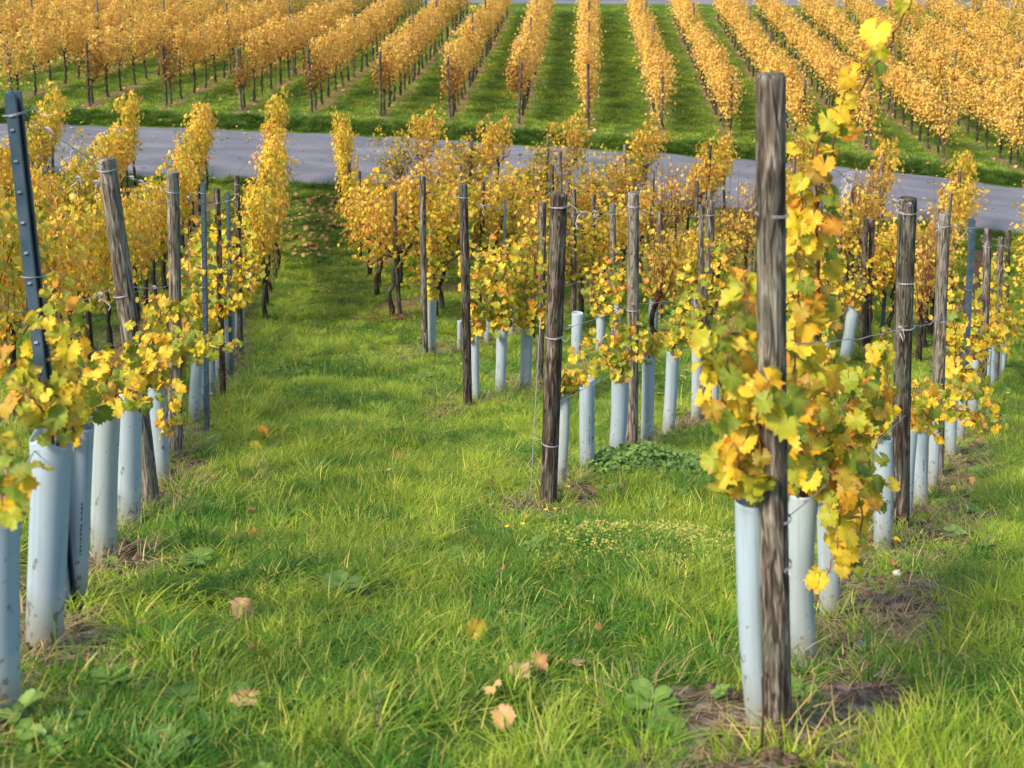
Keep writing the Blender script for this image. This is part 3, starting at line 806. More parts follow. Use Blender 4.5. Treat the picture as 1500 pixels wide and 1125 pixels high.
vine_sources = {}
def vine(X, Y, dirv, key, label, group, scale=1.0, thick=True, zscale=1.0, cat='grapevine', wide=1.0):
    v = rnd.randrange(len(CR[key])); yaw = math.atan2(dirv[1], dirv[0]) + (math.pi if rnd.random() < 0.5 else 0)
    o = empty('grapevine', (X, Y, float(gz(X, Y))), yaw + rnd.gauss(0, 0.04))
    o.scale = (scale, scale * wide * rnd.uniform(0.9, 1.15), scale * zscale * rnd.uniform(0.95, 1.05))
    tag(o, label, cat, group)
    t = link(bpy.data.objects.new('trunk', rnd.choice(TRUNKS if thick else THIN)), o)
    f = link(bpy.data.objects.new('foliage', CR[key][v][0]), o); tag(f, kind='stuff')
    c = link(bpy.data.objects.new('canes', CR[key][v][1]), o)
    vine_sources.setdefault(key, {}).setdefault(v, (f, c, t))
    return o

# ------------------------------------------------------------------ far vineyard
far_far = []
n_ind = 0
vis = list(range(5, 23))                      # rows whose near ends can be seen
for j, f in enumerate(far_rows):
    left = far_px[j][0] < 560
    yend = 57.2 if not left else (66 if far_px[j][0] < 340 else 57.5)
    k = 0; Y = f[1] + 0.35
    while Y < yend:
        X = f[0] + FAR_T * (Y - f[1])
        inview = abs(X) < 0.415 * Y + 0.8
        if TOPROAD[0] - 0.5 < Y < TOPROAD[1] + 0.5 and not left: Y += 1.0; continue
        if inview:
            if k < 11 and 5 <= j <= 22 and n_ind < 200:
                rowname = word(j - 4)
                key = 'rust' if (k == 0 and 7 <= j <= 13) else 'far'
                look = 'rusty brown' if key == 'rust' else ('deep orange' if j < 11 else 'golden')
                vv = vine(X + rnd.gauss(0, 0.02), Y, (FAR_T, 1), key,
                     '%s vine, %s from the road in the %s far row from the left' % (look, word(k + 1), rowname),
                     'vines of the far vineyard', 1.0, False, rnd.uniform(0.96, 1.08))
                if k == 0: vv.location.z -= 0.24
                n_ind += 1
            else: far_far.append((X, Y, (left and Y > 48 + 0.4 * X / -5 + rnd.gauss(0, 1.5)) or rnd.random() < 0.12))
        k += 1; Y += 1.0
far_far = np.array(far_far)
nf = len(far_far)
def vine_scatter(name, sel, key):
    P = far_far[sel]; n = len(P)
    if n == 0: return
    srcs = []
    vs = vine_sources[key]
    for v in sorted(vs): srcs += list(vs[v])
    nv = len(vs)
    pos = np.repeat(np.stack([P[:, 0], P[:, 1], gz(P[:, 0], P[:, 1])], 1), 3, axis=0)
    yaw = math.atan2(1, FAR_T) + R.integers(0, 2, n) * math.pi
    rot = np.repeat(np.stack([np.zeros(n), np.zeros(n), yaw], 1), 3, axis=0)
    s = np.stack([np.ones(n), R.uniform(0.9, 1.15, n), R.uniform(0.92, 1.06, n)], 1); s = np.repeat(s, 3, axis=0)
    w = R.integers(0, nv, n) * 3
    pick = (w[:, None] + np.arange(3)[None]).ravel()
    scatter(name, pos, rot, s, pick, srcs)
# one olive vine stands on its own at the upper left so its kind can be repeated behind
for q, (px, py) in enumerate(((330, 62), (130, 50), (230, 44), (30, 60))):
    pt = hit(px, py)
    Xo = pt[0]; Yo = min(max(pt[1], 49), 54)
    vine(Xo, Yo, (FAR_T, 1), 'olive', ['olive yellow vine high on the left of the far vineyard', 'olive vine near the upper left corner', 'olive vine between the grey posts at the upper left', 'olive vine at the left edge of the far vineyard'][q], 'vines of the far vineyard', 1.0, False)
vine_scatter('distant_vines', np.nonzero(far_far[:, 2] < 0.5)[0], 'far')
vine_scatter('olive_distant_vines', np.nonzero(far_far[:, 2] > 0.5)[0], 'olive')

# ------------------------------------------------------------------ posts
def post_mesh(L, r, seed, taper=0.93, sides=20, rings=26, dome=True, groove=True):
    rng = np.random.default_rng(seed)
    mb = MB(); V = []; Fc = []
    ph = rng.uniform(0, 10, 4)
    zs = [-0.15] + list(np.linspace(0, L - r * 0.35, rings)) + [L - r * 0.15, L - r * 0.03, L]
    rs = []
    for z in zs:
        q = 1 - (1 - taper) * max(z, 0) / L
        if z >= L - 1e-6: q *= 0.72
        elif z >= L - r * 0.05: q *= 0.90
        elif z >= L - r * 0.2: q *= 0.975
        rs.append(r * q)
    gro = [(rng.uniform(0, 6.283), rng.uniform(0.03, 0.075), rng.uniform(0.05, 0.13), rng.uniform(0, 1) * L * 0.5, rng.uniform(0.5, 1) * L) for _ in range(5)] if groove else []
    bend = rng.normal(0, 0.006, 2)
    for z, q in zip(zs, rs):
        bx = bend[0] * math.sin(z / L * 3.1); by = bend[1] * math.sin(z / L * 3.1)
        for k in range(sides):
            a = 2 * math.pi * k / sides
            m = 1 + 0.022 * math.sin(2 * a + ph[0] + z) + 0.018 * math.sin(5 * a + ph[1] + 2.3 * z) + rng.normal(0, 0.008)
            for (ga, dep, gw, g0, g1) in gro:
                if g0 < z < g1:
                    da = abs((a - ga - 0.15 * math.sin(z * 3) + math.pi) % (2 * math.pi) - math.pi)
                    m -= dep * math.exp(-(da / gw) ** 2)
            V.append((bx + q * m * math.cos(a), by + q * m * math.sin(a), z + (rng.normal(0, 0.0015) if z > L - 0.002 else 0)))
    n = len(zs)
    for i in range(n - 1):
        for k in range(sides):
            k2 = (k + 1) % sides
            Fc.append((i * sides + k, i * sides + k2, (i + 1) * sides + k2, (i + 1) * sides + k))
    V.append((bend[0] * 0, 0, L + 0.002)); c = len(V) - 1
    for k in range(sides): Fc.append(((n - 1) * sides + k, (n - 1) * sides + (k + 1) % sides, c))
    mb.add(V, Fc)
    return mb

def orient(o, base, top):
    d = Vector(top) - Vector(base)
    o.location = base
    o.rotation_mode = 'QUATERNION'
    o.rotation_quaternion = d.to_track_quat('Z', 'Y')
    o.rotation_mode = 'XYZ'
    return d.length

def px_pair(bx, by, tx, ty):
    b = hit(bx, by); b[2] = float(gz(b[0], b[1])); t = at(tx, ty, b[1])
    return Vector(b), Vector(t)

def ring(mb, z, r, wr=0.0016, turns=1.0, pitch=0.004, tail=0.0, seed=0):
    rng = random.Random(seed); pts = []; n = int(18 * turns)
    for i in range(n + 1):
        a = 2 * math.pi * i / 18 + seed
        pts.append((r * math.cos(a), r * math.sin(a), z + pitch * i / 18 + 0.01 * math.sin(a + seed) * 0.5))
    if tail:
        a = 2 * math.pi * n / 18 + seed; p = Vector(pts[-1])
        for i in range(5):
            p = p + Vector((math.cos(a) * tail * 0.25 + rng.gauss(0, 0.006), math.sin(a) * tail * 0.25 + rng.gauss(0, 0.006), rng.gauss(-0.004, 0.012)))
            pts.append(tuple(p))
    mb.tube(pts, wr, 4)

POSTS = {}
def wood_post(key, b, t, wpx, label, group, mat='wood', seed=1, ties=(), sides=20, rings=26, name='wooden_post', top_w=None):
    """b, t: picture positions of foot and head; wpx: width in picture pixels"""
    base, top = px_pair(b[0], b[1], t[0], t[1])
    L = (top - base).length
    d = base.y * math.cos(PITCH) - base.z * math.sin(PITCH)
    r = wpx * d / FPX / 2
    o = post_mesh(L, r, seed, sides=sides, rings=rings).obj(name, M[mat])
    orient(o, base, top); tag(o, label, 'post', group)
    for q, z in enumerate(ties):
        mb = MB(); ring(mb, z * L, r * 1.03, 0.0015, 2.2, 0.004, 0.05, seed + q * 3)
        mb.obj('wire_tie', M['wire'], o)
    POSTS[key] = (base, top, r)
    return o

def metal_post(key, b, t, wpx, label, group, seed=1):
    base, top = px_pair(b[0], b[1], t[0], t[1])
    L = (top - base).length
    d = base.y * math.cos(PITCH) - base.z * math.sin(PITCH)
    w = wpx * d / FPX / 2
    # open channel with turned-in lips
    prof = [(-w, -w * 0.5), (w, -w * 0.5), (w, w * 0.6), (w * 0.55, w * 0.6), (w * 0.55, w * 0.42), (w * 0.8, w * 0.42), (w * 0.8, -w * 0.3), (w * 0.25, -w * 0.3), (w * 0.2, -w * 0.1), (-w * 0.2, -w * 0.1), (-w * 0.25, -w * 0.3), (-w * 0.8, -w * 0.3), (-w * 0.8, w * 0.42), (-w * 0.55, w * 0.42), (-w * 0.55, w * 0.6), (-w, w * 0.6)]
    n = len(prof); mb = MB()
    V = [(x, y, -0.15) for x, y in prof] + [(x, y, L) for x, y in prof]
    Fc = [(k, (k + 1) % n, n + (k + 1) % n, n + k) for k in range(n)]
    Fc.append(tuple(range(n, 2 * n)))
    mb.add(V, Fc)
    o = mb.obj('metal_post', M['metal'], smooth=False)
    orient(o, base, top); tag(o, label, 'post', group)
    hk = MB()
    z = 0.35
    while z < L - 0.04:
        for sx in (-1, 1):
            x = sx * w; s = 0.006
            hk.add([(x, -w * .2, z), (x, w * .2, z), (x + sx * s, w * .2, z + 0.006), (x + sx * s, -w * .2, z + 0.006), (x, -w * .2, z + 0.012), (x, w * .2, z + 0.012)],
                   [(0, 1, 2, 3), (3, 2, 5, 4), (0, 3, 4), (1, 5, 2)])
        z += 0.1
    h = hk.obj('wire_hook', M['metal'], o, False); tag(h, kind='stuff')
    mb2 = MB(); ring(mb2, L * 0.66, w * 1.15, 0.0014, 1.1, 0.004, 0.05, seed); mb2.obj('wire_tie', M['wire'], o)
    mb2 = MB(); ring(mb2, L * 0.96, w * 1.2, 0.0014, 1.3, 0.004, 0.06, seed + 4); mb2.obj('wire_tie', M['wire'], o)
    POSTS[key] = (base, top, w)
    return o

GA, GL, GC, GD = 'posts of the front row on the right', 'posts of the row left of the aisle', 'posts of the middle rows', 'end posts of the far vineyard'
wood_post('A1', (1138, 1085), (1129, 108), 43, 'tall weathered post in the right foreground, partly hiding yellow vine leaves', GA, 'wood', 3, (0.345, 0.27, 0.80), 28, 60)
wood_post('A2', (1318, 778), (1330, 290), 27, 'dark grooved post behind the tall front post, second in that row', GA, 'wood_dark', 5, (0.62, 0.75, 0.96), 24, 40)
wood_post('A3', (1373, 690), (1384, 312), 18, 'grey wooden post just left of the blue metal post at the right', GA, 'wood_grey', 7, (0.95, 0.6))
metal_post('A4', (1410, 622), (1424, 321), 11, 'slate blue metal post among wooden posts at the right edge', GA, 9)
wood_post('A5', (1437, 598), (1447, 334), 12, 'grey post just right of the blue metal post at the right', GA, 'wood', 11, (0.9,))
wood_post('A6', (1459, 560), (1466, 348), 9, 'thin post with frayed wire ends near the right edge', GA, 'wood', 12, (0.95,))
wood_post('A7', (1470, 540), (1477, 337), 8, 'last thin post of the right row, beside the picture edge', GA, 'wood_dark', 14)
metal_post('L1', (102, 895), (18, 135), 26, 'leaning slate blue metal post, first on the left', GL, 21)
wood_post('L2', (222, 745), (155, 232), 27, 'leaning grey-brown wooden post, second on the left', GL, 'wood_grey', 23, (0.97, 0.62), 24, 40)
wood_post('L3', (258, 668), (253, 251), 18, 'upright greenish wooden post on the left, behind the leaning one', GL, 'wood_grey', 25, (0.93,), 22, 34)
metal_post('L4', (304, 632), (298, 268), 10, 'upright slate blue metal post in the left row', GL, 27)
wood_post('L5', (327, 585), (318, 276), 9, 'dark wooden post between two blue posts in the left row', GL, 'wood_dark', 29, (0.93,))
metal_post('L6', (340, 560), (334, 282), 8, 'farther thin blue metal post in the left row', GL, 30)
wood_post('L7', (352, 520), (347, 257), 8, 'farthest dark post with white ties in the left row', GL, 'wood_dark', 31, (0.95, 0.9))
wood_post('L0', (-6, 640), (-14, 300), 12, 'dark post cut off by the left edge', GL, 'wood_dark', 33)
wood_post('C1', (803, 738), (819, 284), 25, 'dark weathered post in the centre, first of its row', GC, 'wood_dark', 41, (0.96, 0.20, 0.55), 24, 40)
wood_post('C1b', (925, 655), (928, 282), 18, 'pale grey post right of the dark centre post', GC, 'wood_grey', 43, (0.95, 0.55), 22, 30)
wood_post('C1c', (1035, 612), (1041, 293), 14, 'grey-brown post just left of the tall foreground post', GC, 'wood', 45, (0.93,))
wood_post('C2', (685, 598), (678, 269), 14, 'dark post with green leaves climbing it, left of centre', GC, 'wood_dark', 47, (0.94, 0.4))
wood_post('C22', (790, 560), (795, 296), 11, 'thin post just left of the dark centre post', GC, 'wood', 49)
wood_post('C23', (899, 500), (897, 299), 10, 'thin grey post just left of the pale grey post', GC, 'wood_grey', 50, (0.93,))
wood_post('C3', (623, 520), (619, 258), 9.5, 'slim jointed post beside a single pale tube, left of centre', GC, 'wood', 51, (0.68,))
metal_post('C32', (738, 480), (740, 293), 6, 'short slate blue post standing in yellow foliage at centre', GC, 52)
wood_post('C4', (586, 470), (578, 280), 7, 'slim dark post behind a bent trunk at the edge of the aisle', GC, 'wood_dark', 53)
wood_post('C5', (555, 420), (555, 281), 6.5, 'dark post beside twisted trunks at the edge of the aisle', GC, 'wood_dark', 54)
wood_post('C6', (528, 380), (527, 251), 5, 'thin post at the far left end of the middle block', GC, 'wood_dark', 55)
wood_post('C7', (512, 345), (511, 237), 6, 'post under the tall column of yellow leaves beside the aisle', GC, 'wood_dark', 56)
wood_post('D1', (840, 470), (840, 277), 9, 'slim post behind the top of the dark centre post', GC, 'wood', 57)
wood_post('D2', (966, 470), (966, 311), 9, 'grey post right of the pale grey post, in foliage', GC, 'wood', 58)
wood_post('D3', (1027, 520), (1027, 300), 8, 'slim post touching the grey-brown post left of the tall one', GC, 'wood', 59)
wood_post('D4', (1229, 475), (1228, 333), 11, 'grey post right of the tall post among yellow leaves', GC, 'wood_grey', 60, (0.95,))
wood_post('D5', (1262, 510), (1268, 320), 9, 'left of two touching dark posts behind the leaning tube', GC, 'wood_dark', 61)
wood_post('D6', (1270, 508), (1278, 320), 9, 'right of two touching dark posts behind the leaning tube', GC, 'wood_dark', 62)
metal_post('D7', (1292, 495), (1301, 345), 7, 'slate blue metal post between dark trunks on the right', GC, 63)
wood_post('D8', (824, 400), (821, 222), 4.5, 'dark post beside the road in the centre, under a column of leaves', GC, 'wood_dark', 64)
wood_post('D9', (1018, 420), (1021, 265), 6, 'far post in foliage left of the tall foreground post', GC, 'wood_dark', 65)
# end posts and inner posts of the far vineyard
for j, f in enumerate(far_rows):
    if not 5 <= j <= 22: continue
    X, Y = f; z = float(gz(X, Y)); lean = rnd.gauss(0, 0.03)
    o = post_mesh(1.72 + rnd.uniform(-.1, .12), 0.042, 300 + j, sides=8, rings=6, groove=False).obj('wooden_post', M['wood_dark' if j % 3 else 'wood'])
    o.location = (X, Y, z); o.rotation_euler = (rnd.gauss(0, 0.02), lean, 0)
    tag(o, 'dark end post of the %s far row from the left, above the road' % word(j - 4), 'post', GD)
    for q, yy in enumerate((6.0, 12.0)):
        Y2 = Y + yy; X2 = X + FAR_T * yy
        if abs(X2) > 0.41 * Y2: continue
        tp = 2.25
        if j == 6 and q == 0:
            o = post_mesh(tp, 0.03, 340 + j, sides=8, rings=4, groove=False).obj('metal_post', M['metal'])
        else:
            o = post_mesh(tp, 0.036, 340 + j, sides=8, rings=4, groove=False).obj('wooden_post', M['wood'])
        o.location = (X2, Y2, float(gz(X2, Y2))); o.rotation_euler = (0, rnd.gauss(0, 0.02), 0)
        tag(o, 'inner post of the %s far row from the left, %s from the road' % (word(j - 4), word(q + 2)), 'post', 'inner posts of the far vineyard')

# ------------------------------------------------------------------ vine guards (pale plastic tubes)
TUBES = {}
def guard(key, b, t, wpx, label, group, seed=0, crumple=0.0, printed=False):
    base, top = px_pair(b[0], b[1], t[0], t[1])
    rng = np.random.default_rng(500 + seed)
    L = (top - base).length
    d = base.y * math.cos(PITCH) - base.z * math.sin(PITCH)
    r = wpx * d / FPX / 2
    sides = 28 if base.y < 8 else 14
    rings = 14 if base.y < 8 else 5
    V = []; Fc = []
    th = 0.0022
    ell = rng.uniform(0.0, 0.10); ea = rng.uniform(0, 3.14); ph = rng.uniform(0, 6.28)
    bd = rng.normal(0, 0.006, 2)
    def ringpts(rr, z, k_in):
        s = max(0, z) / L
        for k in range(sides):
            a = 2 * math.pi * k / sides
            m = 1 + ell * math.cos(2 * (a - ea)) * (0.4 + 0.6 * s)
            cr = crumple * max(0, (s - 0.8) / 0.2) ** 1.5
            m += cr * (0.30 * math.sin(2 * a + ph) + 0.18 * math.sin(5 * a + ph * 2)) + 0.006 * math.sin(3 * a + 9 * s + ph)
            zz = z + (cr * 0.035 * math.sin(3 * a + ph) if s > 0.93 else 0) + (0.004 * math.sin(a + ph) if s > 0.98 else 0)
            V.append((bd[0] * math.sin(s * 3.1) + rr * m * math.cos(a), bd[1] * math.sin(s * 3.1) + rr * m * math.sin(a), zz))
    zs = [-0.06] + list(np.linspace(0.0, L - 0.012, rings)) + [L]
    for z in zs: ringpts(r * (0.955 + 0.045 * max(0, z) / L), z, 0)
    zi = [L, L - 0.012, L * 0.66, L * 0.3]
    for z in zi: ringpts(r * (0.955 + 0.045 * z / L) - th, z, 1)
    n = len(zs) + len(zi)
    for i in range(n - 1):
        for k in range(sides):
            k2 = (k + 1) % sides
            Fc.append((i * sides + k, i * sides + k2, (i + 1) * sides + k2, (i + 1) * sides + k))
    mb = MB(); mb.add(V, Fc)
    o = mb.obj('vine_guard', M['plastic'])
    orient(o, base, top); tag(o, label, 'vine guard', group)
    if printed:
        # small vertical printed marks facing the camera
        R3 = o.rotation_euler.to_matrix(); to = (R3.inverted() @ (-base)).normalized()
        a0 = math.atan2(to.y, to.x) + 0.25
        mk_ = MB(); z = L * 0.32
        while z < L * 0.62:
            h = rng.uniform(0.004, 0.012)
            if rng.uniform() < 0.85:
                q = []
                for da, dz in ((-0.05, 0), (0.05, 0), (0.05, h), (-0.05, h)):
                    rr = r * 1.03 + 0.002
                    q.append((rr * math.cos(a0 + da * rng.uniform(0.4, 1)), rr * math.sin(a0 + da), z + dz))
                mk_.add(q, [(0, 1, 2, 3)])
            z += h + rng.uniform(0.003, 0.008)
        w = mk_.obj('printed_mark', M['ink'], o, False); tag(w, kind='stuff')
    TUBES[key] = (base, top, r)
    return o

TL, TA, TC = 'pale tubes of the row left of the aisle', 'pale tubes of the front right row', 'pale tubes of the middle rows'
guard('l0', (4, 1068), (0, 700), 54, 'pale blue tube cut off by the left edge, nearest of all', TL, 1)
guard('l1', (65, 955), (76, 640), 55, 'wide pale blue tube with a crumpled rim, second from the left edge', TL, 2, 0.35)
guard('l2', (110, 888), (119, 624), 35, 'pale tube with small vertical print, directly behind the crumpled tube', TL, 3, 0.12, True)
guard('l3', (152, 822), (157, 598), 38, 'greenish pale tube in front of the leaning wooden post', TL, 4)
guard('l4', (190, 772), (190, 572), 33, 'pale blue tube touching the foot of the leaning wooden post', TL, 5)
guard('l5', (236, 706), (228, 565), 24, 'pale tube right of the leaning wooden post, a green leaf before it', TL, 6)
guard('l6', (254, 664), (254, 548), 18, 'pale blue tube just before the upright wooden post on the left', TL, 7)
guard('l7', (284, 616), (290, 522), 18, 'leaning pale tube right of the upright wooden post on the left', TL, 8)
guard('l8', (297, 604), (296, 500), 13, 'pale tube partly hidden behind the upright blue post', TL, 9)
guard('l9', (310, 583), (309, 488), 12, 'pale tube in shade right of the upright blue post', TL, 10)
guard('l10', (320, 560), (319, 468), 12, 'slim pale tube, tenth or so along the left row', TL, 11)
guard('l11', (330, 538), (329, 455), 11, 'pale tube under hanging leaves, fourth from the end of the left row', TL, 12)
guard('l12', (339, 518), (338, 446), 11, 'pale tube third from the far end of the left row', TL, 13)
guard('l13', (347, 500), (347, 440), 11, 'pale greenish tube second from the far end of the left row', TL, 14)
guard('l14', (355, 480), (354, 428), 9, 'last pale tube at the far end of the left row', TL, 15)
guard('a1', (1112, 1078), (1097, 735), 38, 'pale tube right behind the tall foreground post', TA, 21)
guard('a2', (1179, 968), (1178, 718), 44, 'thick pale tube right of the tall foreground post under hanging leaves', TA, 22)
guard('a3', (1215, 905), (1212, 700), 32, 'pale tube mostly hidden behind drooping yellow leaves', TA, 23)
guard('a4', (1292, 804), (1293, 640), 27, 'open topped pale tube just left of the dark grooved post', TA, 24, 0.1)
guard('a5', (1326, 762), (1334, 625), 20, 'pale tube half hidden by the dark grooved post', TA, 25)
guard('a6', (1349, 741), (1350, 625), 22, 'pale tube with vertical print right of the dark grooved post', TA, 26, 0, True)
guard('a7', (1366, 712), (1370, 610), 15, 'pale tube squeezed against the grey post at the right', TA, 27)
guard('a8', (1393, 668), (1396, 575), 16, 'pale tube between the grey post and the blue metal post', TA, 28)
guard('a9', (1406, 645), (1408, 560), 12, 'slim pale tube behind the foot of the blue metal post', TA, 29)
guard('a10', (1425, 615), (1428, 524), 15, 'pale tube with open rim right of the blue metal post', TA, 30, 0.2)
guard('a11', (1445, 580), (1448, 510), 11, 'pale tube fourth from the far end of the right row', TA, 31)
guard('a12', (1453, 568), (1455, 500), 10, 'pale tube third from the far end of the right row', TA, 32)
guard('a13', (1462, 556), (1465, 495), 8, 'pale tube last but one in the right row', TA, 33)
guard('a14', (1468, 548), (1471, 490), 8, 'last pale tube of the right row', TA, 34)
guard('c1', (820, 717), (826, 574), 17, 'pale tube leaning behind the dark centre post', TC, 41)
guard('c2', (860, 692), (860, 555), 24, 'white tube with torn rim and tiny print, right of the dark centre post', TC, 42, 0.15, True)
guard('c3', (902, 669), (908, 545), 25, 'pale tube under yellow leaves, left of the pale grey post', TC, 43)
guard('c4', (947, 650), (950, 520), 19, 'pale tube with split rim just right of the pale grey post', TC, 44, 0.2)
guard('c5', (978, 636), (986, 512), 19, 'pale tube leaning right, second after the pale grey post', TC, 45)
guard('c6', (1019, 617), (1021, 500), 15, 'pale tube left of the grey-brown post near the tall post', TC, 46)
guard('c7', (1046, 605), (1047, 520), 12, 'pale tube right of the grey-brown post near the tall post', TC, 47)
guard('d0', (697, 591), (695, 490), 12, 'pale tube leaning behind the dark post with climbing leaves', TC, 51)
guard('d1', (732, 576), (735, 480), 16, 'pale tube, left of a pair in the second middle row', TC, 52)
guard('d2', (769, 573), (773, 475), 17, 'pale tube, right of a pair in the second middle row', TC, 53)
guard('d3', (844, 531), (846, 458), 15, 'pale tube standing alone with open top, right of the dark centre post', TC, 54)
guard('d4', (877, 520), (879, 458), 13, 'shorter pale tube behind and right of the open-topped one', TC, 55)
guard('d5', (905, 510), (904, 440), 11, 'pale tube behind leaves, left of the pale grey post', TC, 56)
guard('d6', (957, 492), (958, 437), 13, 'pale tube in the distance right of the pale grey post', TC, 57)
guard('d7', (1018, 470), (1018, 428), 12, 'short pale tube in foliage left of the tall post, far behind', TC, 58)
guard('e1', (633, 518), (633, 438), 13, 'single pale tube beside the slim jointed post', TC, 61)
guard('e2', (673, 512), (673, 470), 7, 'narrow pale tube half hidden left of the dark climbing post', TC, 62)
guard('e3', (714, 500), (715, 428), 11, 'pale tube in the third middle row, behind the pair', TC, 63)
guard('e4', (749, 492), (751, 440), 9, 'thin pale tube in shade behind the pair', TC, 64)
guard('e5', (780, 455), (781, 415), 10, 'small bright tube high among yellow leaves at centre', TC, 65)
guard('g1', (1237, 530), (1251, 449), 17, 'white tube leaning right beside two dark posts', TC, 71)
guard('g2', (1207, 528), (1216, 468), 13, 'white tube with torn top left of the leaning one', TC, 72, 0.2)
guard('g3', (1172, 545), (1176, 480), 14, 'pale tube seen through leaves right of the tall post', TC, 73)
guard('g4', (1196, 540), (1199, 476), 12, 'pale tube seen through leaves, next to the torn one', TC, 74)

# ------------------------------------------------------------------ near vine leaves: every leaf an object
def leaf_mesh_near(i, mat):
    V, Fc, L = HI[i]
    # with stalk
    me = mesh_np('leaf', V, Fc, mat, {'t': ('FLOAT', np.zeros(len(V))), 'luv': ('FLOAT_VECTOR', L)}, smooth=True)
    return me
LEAF_NEAR = [leaf_mesh_near(i, M['leaf_young']) for i in range(12)]
def smooth_path(P, n=6):
    P = [Vector(p) for p in P]
    if len(P) < 3: return [P[0].lerp(P[-1], i / n) for i in range(n + 1)]
    Q = [P[0] * 2 - P[1]] + P + [P[-1] * 2 - P[-2]]; out = []
    for i in range(1, len(Q) - 2):
        a, b, c, d = Q[i - 1], Q[i], Q[i + 1], Q[i + 2]
        for k in range(n):
            t = k / n
            out.append(0.5 * ((2 * b) + (c - a) * t + (2 * a - 5 * b + 4 * c - d) * t * t + (3 * b - a - 3 * c + d) * t ** 3))
    out.append(P[-1]); return out

def young_vine(tube, shoots, label, per_m=26, size=(0.025, 0.048), spread=0.080, seed=0, single=True):
    """shoots: lists of picture points (x, y, distance offset) along each cane"""
    base, top, r = TUBES[tube]
    rng = random.Random(seed * 7 + 3); nr = np.random.default_rng(seed + 77)
    o = empty('young_vine', base); tag(o, label, 'young vine', 'young vines in pale tubes')
    st = MB(); st.tube([(0, 0, -0.03), ((top - base) * 0.5) + Vector((0.004, 0, 0)), (top - base) + Vector((0.0, 0, 0.01))], [0.008, 0.0065, 0.0055], 6)
    st.obj('stem', M['cane'], o)
    LP = []
    for sh in shoots:
        dens = 1.0
        if not isinstance(sh[0], tuple): dens, sh = sh[0], sh[1:]
        pts = [Vector(at(x, y, base.y + dy)) for x, y, dy in sh]
        pts = smooth_path([top - (top - base).normalized() * 0.12] + pts)
        ln = sum((pts[i + 1] - pts[i]).length for i in range(len(pts) - 1))
        mb = MB(); n = len(pts)
        wig = [p + Vector((rng.gauss(0, 0.004), rng.gauss(0, 0.004), rng.gauss(0, 0.003))) - base for p in pts]
        mb.tube(wig, [0.0042 * (1 - 0.7 * i / n) + 0.0008 for i in range(n)], 5)
        nl = int(ln * per_m * dens * 1.4)
        pt = MB()
        for k in range(nl):
            s = (k + rng.random() * 0.8) / nl
            s = 0.16 + 0.84 * s
            f = s * (len(wig) - 1); i = min(int(f), len(wig) - 2)
            p = wig[i].lerp(wig[i + 1], f - i)
            if (p + base).z < top.z - 0.02 and s < 0.3: continue
            a = rng.uniform(0, 6.283)
            out = Vector((math.cos(a), math.sin(a), rng.uniform(-0.5, 0.45)))
            q = p + out * rng.uniform(0.3, 1.0) * spread * (1.0 if s < 0.85 else 0.55)
            pt.tube([p, (p + q) / 2 + Vector((0, 0, 0.008)), q], 0.0009, 3, False)
            sz = rng.uniform(*size) * (0.55 + 0.45 * min(1, (1.05 - s) * 3)) * (1.15 if rng.random() < 0.3 else 1)
            LP.append((q, out, sz))
        mb.obj('cane', M['cane'], o)
        if pt.v: tag(pt.obj('leaf_stalks', M['petiole'], o), kind='stuff')
    if not LP: return o
    n = len(LP)
    nrm = np.array([(l[1].x * 0.35 + rng.gauss(0, 0.4), l[1].y * 0.35 - 0.55 + rng.gauss(0, 0.4), 0.45 + rng.gauss(0, 0.35)) for l in LP])
    tip = np.array([(l[1].x * 0.6 + rng.gauss(0, 0.4), l[1].y * 0.5 + rng.gauss(0, 0.3), -0.85 + rng.gauss(0, 0.35)) for l in LP])
    Rm = rot_from(nrm, tip)
    if single:
        for i, l in enumerate(LP[:290]):
            lf = bpy.data.objects.new('leaf', LEAF_NEAR[rng.randrange(12)])
            m4 = Matrix([list(Rm[i][a]) + [0] for a in range(3)] + [[0, 0, 0, 1]])
            lf.matrix_local = Matrix.Translation(l[0]) @ m4 @ Matrix.Diagonal((l[2] * (1 if rng.random() < .5 else -1), l[2] * rng.uniform(.9, 1.1), l[2], 1))
            link(lf, o)
        rest = list(range(290, n))
    else: rest = list(range(n))
    if rest:
        pos = np.array([tuple(LP[i][0]) for i in rest]); sz = np.array([LP[i][2] for i in rest])
        f = link(bpy.data.objects.new('foliage', leaf_mass('foliage', pos, Rm[rest], sz, HI if single else LO, M['leaf_young'], nr)), o); tag(f, kind='stuff')
    return o

S = young_vine
# row left of the aisle
S('l0', [[(5, 690, 0), (-20, 640, .1), (-40, 590, .1)], [(10, 700, 0), (5, 720, -.3), (2, 760, -.35)]], 'young vine at the left edge with large blurred leaves', 20, seed=1)
S('l1', [[(76, 600, 0), (60, 560, 0), (30, 535, 0), (0, 540, .1)], [(85, 620, 0), (60, 600, -.1), (40, 575, -.1), (15, 555, -.05)], [(80, 600, .05), (95, 520, .1), (80, 470, .2), (85, 430, .2)], [(75, 620, 0), (50, 590, .1), (25, 570, .1)]], 'young vine rising from the crumpled tube on the left', 30, seed=2)
S('l2', [[(110, 590, 0), (90, 520, 0), (88, 450, .1), (95, 400, .1)], [(115, 600, 0), (110, 560, .1), (70, 520, .1), (75, 440, .2)], [(110, 600, 0), (105, 580, -.1), (90, 560, -.1)]], 'young vine with a thin dark cane above the printed tube', 30, seed=3)
S('l3', [[(152, 585, 0), (155, 565, 0), (140, 545, 0), (115, 505, .05), (95, 470, .1)], [(150, 590, 0), (160, 550, 0), (175, 515, .1), (200, 500, .1)], [(160, 590, 0), (190, 575, -.1), (205, 600, -.15)]], 'young vine with forked brown cane above the greenish tube', 34, seed=4)
